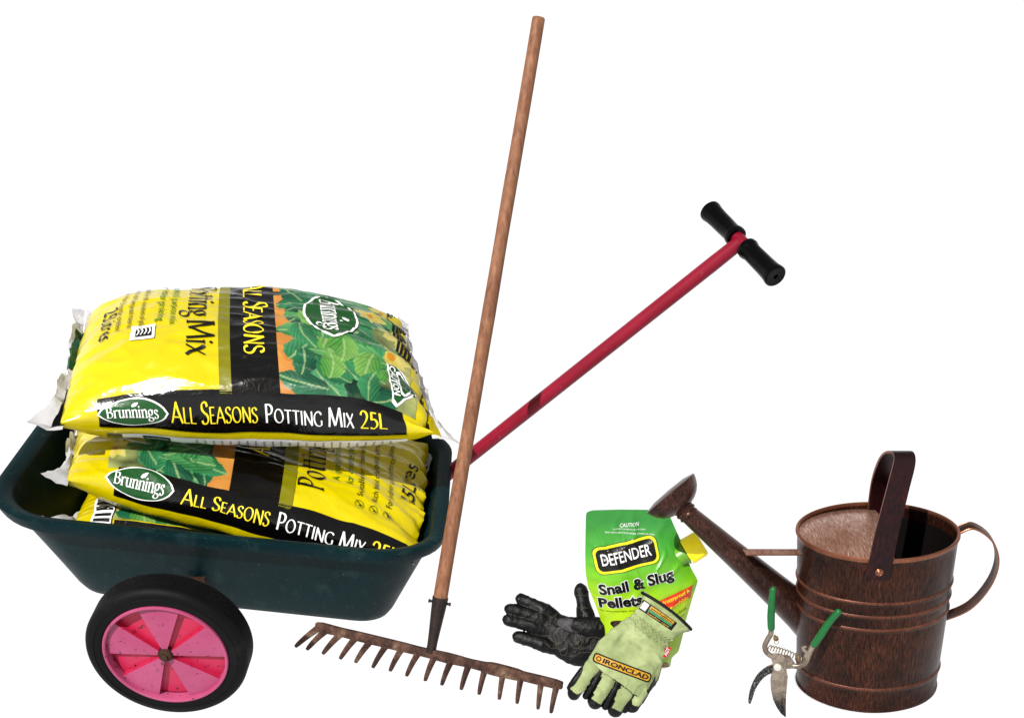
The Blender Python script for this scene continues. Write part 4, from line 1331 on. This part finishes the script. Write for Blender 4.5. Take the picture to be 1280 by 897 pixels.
def glove_body(fr, chains, voxel=.0014, smooth=4, ripple=0.0):
    """All chains merged into one continuous skin."""
    bm = bmesh.new()
    for pts, rad, fl, sq in chains:
        P = []
        for q in pts:
            c = fr.uv(q[0], q[1]); P.append(fr.world(c.x, c.y, q[2]))
        if sq: path, rr_ = catmull(P, 6), None; m = len(path); rr_ = [rad[min(int(i/(m-1)*(len(rad)-1)), len(rad)-2)] + (rad[min(int(i/(m-1)*(len(rad)-1)), len(rad)-2)+1]-rad[min(int(i/(m-1)*(len(rad)-1)), len(rad)-2)])*(i/(m-1)*(len(rad)-1)-min(int(i/(m-1)*(len(rad)-1)), len(rad)-2)) for i in range(m)]
        else: path, rr_ = round_chain(P, rad)
        if ripple and not sq and len(rad) == 3:
            nn_ = len(rr_); rr_ = [r_*(1 + ripple*math.sin(2*PI*3.2*i/nn_)) for i, r_ in enumerate(rr_)]
        add_tube(bm, path, rr_, 28, True, flat=(fr.w, fl))
    bmesh.ops.recalc_face_normals(bm, faces=bm.faces)
    me = bpy.data.meshes.new('glove_source'); bm.to_mesh(me); bm.free()
    o = bpy.data.objects.new('glove_source', me); COL.objects.link(o)
    md = o.modifiers.new('r', 'REMESH'); md.mode = 'VOXEL'; md.voxel_size = voxel
    ms = o.modifiers.new('s', 'SMOOTH'); ms.iterations = smooth; ms.factor = .5
    dg = bpy.context.evaluated_depsgraph_get(); dg.update()
    ev = o.evaluated_get(dg)
    out = bmesh.new(); out.from_mesh(ev.to_mesh()); ev.to_mesh_clear()
    bpy.data.objects.remove(o); bpy.data.meshes.remove(me)
    return out

def crumple(bm, fr, amp, fq, seed):
    bm.normal_update()
    for v in bm.verts:
        q = v.co*fq + Vector((seed, seed*2, 0))
        d = noise.noise(q)*amp + (1-abs(noise.noise(q*1.6)))**5*amp*.9 + noise.noise(q*3.1)*amp*.3
        v.co += v.normal*d

def draper(bm, fr):
    bm.normal_update(); tree = BVHTree.FromBMesh(bm)
    def fn(u, v, lift=0.0):
        o = fr.world(u, v, .15)
        hit = tree.ray_cast(o, -fr.w)
        if hit[0] is None:
            near = tree.find_nearest(fr.world(u, v, .0)); return near[0] + fr.w*lift
        return hit[0] + fr.w*lift
    return fn
def gdir(fr, a, b):
    A, B = fr.uv(*a), fr.uv(*b); d = (B-A).normalized(); return A, (d.x, d.y), (-d.y, d.x), (B-A).length
def place(A, ex, ey, P): return [(A.x+ex[0]*p[0]+ey[0]*p[1], A.y+ex[1]*p[0]+ey[1]*p[1]) for p in P]
def line_on(fn, bm, pts, rad, lift=.0002, n=5):
    P = [fn(p.x, p.y, lift) for p in catmull(pts, n)]
    add_tube(bm, P, rad, 6)

# ---- front glove: back of the hand towards the viewer, fingertips down, propped on the pouch
gf = Frame(768, 893, 30, 0)
fg = thing('work_glove', 'olive green work glove with yellow logo patch, propped fingers-down on the pouch', 'glove', (gf.o.x, gf.o.y, 0), 'pair of gardening gloves')
Z = .022
chains = [
    ([(766, 846, Z), (780, 826, Z), (797, 804, Z), (812, 784, Z-.001), (822, 772, Z), (831, 761, Z)], [.049, .0530, .0465, .0355, .0375, .0480], .40, True),
    ([(738, 832, Z), (726, 850, Z-.003), (717, 864, Z-.010)], [.0125, .0115, .0098], .9, False),
    ([(762, 840, Z+.002), (753, 858, Z), (743, 876, Z-.009)], [.0135, .0130, .0112], .9, False),
    ([(785, 848, Z+.002), (777, 867, Z), (768.5, 885, Z-.009)], [.0135, .0130, .0114], .9, False),
    ([(806, 846, Z), (799, 864, Z-.002), (790, 881, Z-.010)], [.0118, .0112, .0098], .9, False),
    ([(812, 812, Z), (812, 834, Z-.004), (806, 854, Z-.012)], [.018, .0165, .013], .8, False),
]
bm = glove_body(gf, chains)
crumple(bm, gf, .0017, 24, 3.0)
# soft cross folds where the wrist is gathered, a slack dent in the middle of the back
wa, wb = gf.uv(812, 784), gf.uv(790, 812)
wd_ = (wb-wa).normalized()
bm.normal_update()
for v in bm.verts:
    q = v.co - gf.o; p = Vector((q.dot(gf.u), q.dot(gf.v))) - wa
    al = p.dot(wd_); ac = p.dot(Vector((-wd_.y, wd_.x)))
    k = math.exp(-((al-.008)/.022)**2)
    v.co += v.normal*(k*.0013*math.sin(al*520 + noise.noise(Vector((ac*60, al*30, 1)))*5))
    k2 = math.exp(-((al-.032)/.016)**2 - ((ac-.004)/.020)**2)
    v.co -= gf.w*(.0110*k2)
    k3 = math.exp(-((al-.047)/.020)**2 - ((ac+.026)/.007)**2)
    v.co -= gf.w*(.0080*k3)
fnG = draper(bm, gf)
tipsG = [gf.world(*gf.uv(a, b), c) for a, b, c in ((714.5, 869, .010), (740.5, 880, .010), (766, 889, .010), (788, 885, .010))]
gaps = [((738, 852), (748, 838)), ((760, 866), (772, 850)), ((783, 872), (792, 852))]
bm.normal_update()
for f in bm.faces:
    c = f.calc_center_median(); n = f.normal.dot(gf.w)
    zz = (c-gf.o).dot(gf.v)
    dark = n < (.66 if zz < gf.uv(770, 843).y else .16)
    if not dark and any((c-p).length < .0165 for p in tipsG): dark = True
    f.material_index = 1 if dark else 0
gbody = link('glove_body', bm, [m_olive, m_leather], fg)
# black gussets between the fingers
for P3, r3 in (([(751, 834), (741, 852), (732, 868)], .0068), ([(775, 842), (765, 862), (756, 881)], .0070), ([(797, 846), (788, 866), (780, 885)], .0068), ([(727, 836), (717, 850), (712, 858)], .0060), ([(812, 846), (806, 860), (800, 874)], .0066)):
    bm = bmesh.new()
    pth, rad = round_chain([gf.world(*gf.uv(*p), zz) for p, zz in zip(P3, (.0235, .0205, .012))], [r3, r3, r3*.85])
    add_tube(bm, pth, rad, 16)
    link('finger_gusset', bm, m_leather, fg)
# cuff binding
bm = bmesh.new()
a, b = gf.uv(801, 740), gf.uv(861, 785)
c = (a+b)/2; hx = (b-a).length/2*1.0; dx = (b-a).normalized()
ring = []
for k in range(40):
    al = 2*PI*k/40
    p = c + dx*hx*math.cos(al)
    q = Vector((dx.y, -dx.x))
    if q.y < 0: q = -q
    p = p + q*(.0035*(1-abs(math.cos(al))**2))
    ring.append(gf.world(p.x, p.y, Z + .0185*math.sin(al)))
ring.append(ring[0].copy())
add_tube(bm, ring, .0026, 10)
link('cuff_binding', bm, m_binding, fg)
# logo patch
D = Decals(fnG, .004, .0008, .0004)
A, ex, ey, ln = gdir(gf, (738, 823.5), (808.5, 850.5))
D.poly(place(A, ex, ey, round_rect(0, 0, ln, .0150, .005)), m_binding, 0)
D.poly(place(A, ex, ey, round_rect(.0022, .0022, ln-.0022, .0128, .0035)), m_patchY, 1.5)
hexa = [(.0085+.0042*math.cos(R(60*k)), .0075+.0042*math.sin(R(60*k))) for k in range(6)]
D.poly(place(A, ex, ey, hexa), m_binding, 3); D.poly(place(A, ex, ey, [(.0085+(p[0]-.0085)*.6, .0075+(p[1]-.0075)*.6) for p in hexa]), m_patchY, 4)
D.text('IRONCLAD', place(A, ex, ey, [(.0150, .0042)])[0], ln-.0195, .0066, m_binding, 3, ex, ey, bold=.035, shear=.1)
D.done('logo_patch', fg)
# cuff label
D = Decals(fnG, .004, .0008, .0004)
A, ex, ey, ln = gdir(gf, (794.5, 758.5), (835.5, 786))
D.poly(place(A, ex, ey, [(0, 0), (ln, 0), (ln+.001, .0150), (.001, .0165)]), m_binding, 0)
D.poly(place(A, ex, ey, [(.0025, .0022), (.0120, .0022), (.0125, .0145), (.0030, .0150)]), m_patchW, 1.5)
D.poly(place(A, ex, ey, [(.0150, .0092), (ln-.004, .0092), (ln-.0035, .0140), (.0155, .0145)]), m_patchY, 1.5)
D.poly(place(A, ex, ey, [(.0150, .0072), (ln-.004, .0072), (ln-.004, .0084), (.0150, .0084)]), m_patchG, 1.5)
D.poly(place(A, ex, ey, [(.0150, .0052), (ln-.004, .0052), (ln-.004, .0064), (.0150, .0064)]), m_patchG, 1.5)
D.text('evolution', place(A, ex, ey, [(.0170, .0103)])[0], ln-.023, .0030, m_binding, 3, ex, ey, bold=.02)
D.text('Leather care', place(A, ex, ey, [(.0165, .0014)])[0], ln-.023, .0024, m_patchY, 2, ex, ey, bold=.02)
D.done('cuff_label', fg)
# gathered stitching round the wrist
for off in (0, 1, 2):
    bm = bmesh.new(); pts = []
    for k in range(23):
        f = k/22
        pts.append(gf.uv(788 + 50*f - off*3 + (k % 2)*2.2, 765 + 36*f + off*4 - (k % 2)*2.2 + 3*math.sin(f*3)))
    P = [fnG(p.x, p.y, .0001) for p in pts]
    add_tube(bm, P, .0013, 6)
    link('gathered_seam', bm, m_olive, fg)
# red side tag
tg = [gf.uv(*p) for p in ((824.5, 817.5), (830, 805.5), (836.5, 807.5), (831, 819.5))]
bm = bmesh.new()
add_prism(bm, [gf.world(p.x, p.y, Z+.0075) for p in tg], [gf.world(p.x, p.y, Z+.0062) for p in tg])
tago = link('side_tag', bm, m_tagR, fg)
D = Decals(lambda u, v, lift=0: gf.world(u, v, Z+.0077+lift), .02, .0002, .0002)
A, ex, ey, ln = gdir(gf, (830.2, 817.8), (834.8, 808.5)); D.text('AGT', (A.x, A.y), ln, .0052, m_patchW, 0, ex, ey, bold=.03)
D.done('tag_lettering', tago)

# ---- back glove: black palm towards the viewer, fingers to the left, thumb up
gb = Frame(712, 836, 38, 4)
bg_ = thing('work_glove', 'black leather palm of the glove lying with fingers spread and thumb up, beside the pouch', 'glove', (gb.o.x, gb.o.y, 0), 'pair of gardening gloves')
Z = .020
chains = [
    ([(690, 786, Z), (706, 797, Z), (722, 803, Z), (738, 804, Z), (752, 800, Z)], [.027, .0345, .0385, .0375, .034], .46, False),
    ([(690, 771, Z), (672, 760, Z+.003), (650, 749.5, Z)], [.0122, .0108, .0090], .8, False),
    ([(687, 780, Z), (664, 770, Z+.003), (637, 762.5, Z)], [.0122, .0113, .0092], .8, False),
    ([(687, 792, Z), (664, 783.5, Z+.003), (635, 775.5, Z)], [.0122, .0113, .0094], .8, False),
    ([(694, 809, Z), (670, 803.5, Z+.002), (647, 796.5, Z-.002)], [.0130, .0118, .0094], .9, False),
    ([(733, 785, Z+.002), (729, 762, Z+.004), (724, 738, Z)], [.0170, .0128, .0105], .9, False),
    ([(712, 781, Z+.010), (738, 786, Z+.013), (770, 781, Z+.010)], [.0110, .0180, .0150], .62, False),
]
bm = glove_body(gb, chains, .0014, 3, .075)
crumple(bm, gb, .0013, 40, 7.0)
fnB = draper(bm, gb)
bm.normal_update()
for f in bm.faces: f.material_index = 1 if f.normal.dot(gb.w) < -.05 else 0
link('glove_body', bm, [m_leather, m_olive], bg_)
# stitched seams, finger creases
Q = lambda L_: [gb.uv(600+x/4.923, 720+y/4.923) for x, y in L_]
for ln_ in ([(395, 240), (440, 260), (470, 235), (520, 230)], [(400, 300), (450, 320), (440, 370), (470, 430), (490, 490), (520, 480), (520, 420), (490, 370)],
            [(395, 420), (430, 450), (460, 440), (440, 370)], [(540, 520), (600, 480), (640, 475), (690, 480)], [(600, 460), (590, 420), (640, 390), (700, 385), (735, 410), (660, 440), (600, 460)],
            [(540, 400), (560, 450), (600, 440), (620, 400)], [(575, 130), (610, 128), (645, 132)], [(585, 205), (620, 200), (650, 210)]):
    bm = bmesh.new(); line_on(fnB, bm, Q(ln_), .00050)
    link('stitched_seam', bm, m_stitch, bg_)
D = Decals(fnB, .005, .0007, .0003)
D.poly(Q([(465, 285), (480, 268), (515, 265), (545, 272), (560, 275), (545, 300), (545, 330), (560, 355), (530, 345), (490, 330), (470, 310)]), m_greypad, 0)
D.done('palm_pad', bg_)
# ------------------------------------------------------------------ pruning shears
t = NT('worn_steel'); v = t.coord()
nA = t.noise(v, 45, 5, .65); nB = t.noise(v, 300, 4, .75)
col = t.ramp(nA, [(.3, rgb(104, 88, 76, .6)), (.7, rgb(196, 180, 164, .6))])
col = t.mix(t.ramp(nB, [(.52, (0, 0, 0)), (.62, (.6,)*3)]), col, rgb(50, 42, 36))
m_steel = t.set(col, .42, .75, .4, t.bump(nB, .35, .0008))
t = NT('blackened_blade'); v = t.coord()
nB = t.noise(v, 330, 4, .8)
col = t.ramp(nB, [(.42, rgb(26, 26, 28)), (.54, rgb(70, 70, 68)), (.64, rgb(190, 190, 184))])
m_blade = t.set(col, .45, .5, .4, t.bump(nB, .4, .0008))
t = NT('grimy_blade_steel'); v = t.coord()
nA = t.noise(v, 45, 5, .65); nB = t.noise(v, 300, 4, .75)
col = t.ramp(nA, [(.3, rgb(104, 88, 76, .6)), (.7, rgb(196, 180, 164, .6))])
spz = t.n('ShaderNodeSeparateXYZ'); t.c(v, spz.inputs[0])
mz = t.n('ShaderNodeMapRange'); mz.inputs['From Min'].default_value = .056; mz.inputs['From Max'].default_value = .020; t.c(spz.outputs['Z'], mz.inputs['Value'])
mu = t.n('ShaderNodeMath', operation='MULTIPLY_ADD'); mu.inputs[1].default_value = 1.6; mu.inputs[2].default_value = -.8; t.c(nB, mu.inputs[0])
ad = t.n('ShaderNodeMath', operation='ADD', use_clamp=True); t.c(mu.outputs[0], ad.inputs[0]); t.c(mz.outputs['Result'], ad.inputs[1])
col = t.mix(ad.outputs[0], col, rgb(26, 26, 28))
col = t.mix(t.ramp(t.noise(v, 420, 3, .8), [(.62, (0, 0, 0)), (.68, (.8,)*3)]), col, rgb(190, 190, 180, .6))
m_grime = t.set(col, .42, .6, .4, t.bump(nB, .35, .0008))
m_bolt = plain('bright_bolt_steel', rgb(225, 224, 214, .7), .3, .5, .5, 100, .1, .1)
m_green = plain('green_dipped_rubber', rgb(12, 122, 56), .42, .35, 0, 120, .2, .3)
m_spring = plain('spring_steel', rgb(176, 150, 104, .6), .4, .4, .7, 200, .5, .3)
sf = Frame(979, 892.5, 3, -9)
sh = thing('pruning_shears', 'open pruning shears with green handle grips leaning on the copper can', 'pruning shears', (sf.o.x, sf.o.y, 0))
q = lambda x, y: sf.uv(920+x/5.067, 720+y/5.067)
W0 = .004
cut = [(210, 478), (250, 474), (292, 480), (312, 498), (316, 535), (318, 575), (327, 620), (322, 680), (316, 740), (314, 800), (315, 878), (283, 852), (256, 812), (234, 765), (220, 700), (217, 640), (222, 602), (233, 580), (232, 545), (222, 510)]
bm = plate(sf, [q(*p) for p in cut], W0, W0+.0034, .0009)
bm.normal_update()
yb_ = q(0, 690).y
for f in bm.faces:
    c = f.calc_center_median()-sf.o
    f.material_index = 0
blade = link('cutting_blade', bm, m_grime, sh)
# blade bevel ridge
bm = bmesh.new()
add_tube(bm, [sf.world(*q(*p), W0+.0034) for p in ((300, 500), (306, 560), (312, 620), (306, 690), (300, 760), (306, 830))], [.0012, .0016, .0016, .0014, .0010, .0003], 8)
link('blade_spine', bm, m_steel, blade)
hook_o = catmull([q(*p) for p in ((250, 545), (190, 568), (130, 622), (92, 700), (78, 770), (80, 798))], 5)
hook_i = catmull([q(*p) for p in ((92, 800), (106, 760), (128, 698), (170, 640), (215, 610), (262, 598))], 5)
bm = plate(sf, hook_o + hook_i, W0-.0034, W0-.0004, .0007)
xb_ = q(170, 0).x
for f in bm.faces:
    c = f.calc_center_median()-sf.o
    if len(f.verts) > 5 or c.dot(sf.u) < q(200, 600).x: f.material_index = 1
hook = link('hook_blade', bm, [m_steel, m_blade], sh)
# plate that joins the hook to its arm
bm = plate(sf, [q(*p) for p in ((240, 520), (318, 492), (345, 505), (372, 545), (376, 575), (320, 578), (250, 600))], W0-.0036, W0-.0002, .0006)
link('arm_plate', bm, m_steel, hook)
def arm(path, rad, nm, parent):
    bm = bmesh.new()
    P = catmull([sf.world(*q(x, y), w) for x, y, w in path], 7)
    m = len(P); rr_ = [rad[0]+(rad[1]-rad[0])*i/(m-1) for i in range(m)]
    add_tube(bm, P, rr_, 14, flat=(sf.w, .8)); return link(nm, bm, m_steel, parent)
armL = arm([(252, 500, W0+.001), (218, 488, W0+.002), (190, 462, W0+.002), (182, 425, W0+.002), (200, 385, W0+.002), (219, 350, W0+.002), (222, 300, W0+.002)], [.0042, .0040], 'handle', sh)
armR = arm([(360, 562, W0-.002), (402, 560, W0-.001), (440, 534, W0), (458, 490, W0), (474, 455, W0), (500, 415, W0)], [.0042, .0044], 'handle', sh)
def sleeve(path, r, parent):
    bm = bmesh.new()
    P = [sf.world(*q(x, y), w) for x, y, w in path]
    pa, ra = round_chain(P, [r*.98, r*1.04, r*.97, r*.9], 5)
    add_tube(bm, pa, ra, 20)
    return link('grip', bm, m_green, parent)
sleeve([(222, 312, W0+.002), (221, 240, W0+.002), (226, 150, W0+.002), (233, 72, W0+.002)], .0056, armL)
sleeve([(496, 420, W0), (545, 345, W0+.001), (592, 270, W0+.003), (645, 205, W0+.005)], .0056, armR)
bm = bmesh.new()
pc = sf.world(*q(262, 557), W0+.0034)
add_lathe(bm, [(.0062, -.0005), (.0062, .0012), (.0056, .0020), (.0040, .0024), (.0001, .0026)], pc, sf.w, 24)
link('pivot_bolt', bm, m_bolt, sh)
# coil spring between the arms
a, b = sf.world(*q(202, 436), W0+.001), sf.world(*q(428, 522), W0)
ax = (b-a).normalized(); n1 = sf.w; n2 = ax.cross(n1)
turns, N_ = 13, 13*14
bow = lambda f: -n2*0 + (sf.v*.0022)*math.sin(PI*f)
pts = []
for i in range(N_+1):
    f = i/N_; an = 2*PI*turns*f; r = .0046*(.8+.2*math.sin(PI*f))
    pts.append(a + (b-a)*f + bow(f) + n1*math.cos(an)*r + n2*math.sin(an)*r)
bm = bmesh.new(); add_tube(bm, pts, .00075, 7)
link('spring', bm, m_spring, sh)
# locking catch and its small ring
bm = plate(sf, [q(*p) for p in ((425, 500), (437, 470), (418, 455), (412, 432), (424, 424), (446, 424), (448, 434), (432, 440), (448, 458), (462, 470), (452, 505))], W0+.001, W0+.0035, .0005)
link('catch', bm, m_steel, armR)
bm = bmesh.new()
c = sf.world(*q(252, 380), W0+.002)
add_lathe(bm, [(.0038, -.002), (.0044, 0), (.0038, .002), (.0022, .0022), (.0018, 0), (.0022, -.002), (.0038, -.002)], c, (sf.w+sf.u*.5).normalized(), 18)
add_tube(bm, [c + sf.u*(-.001) + sf.v*.004, c + sf.u*(-.0035) + sf.v*.005], .0018, 8)
c2 = sf.world(*q(255, 402), W0+.002)
add_tube(bm, [c2 + (sf.u*math.cos(2*PI*k/16) + sf.v*math.sin(2*PI*k/16))*.0036 for k in range(17)], .0005, 6, False)
link('catch_ring', bm, m_spring, armL)
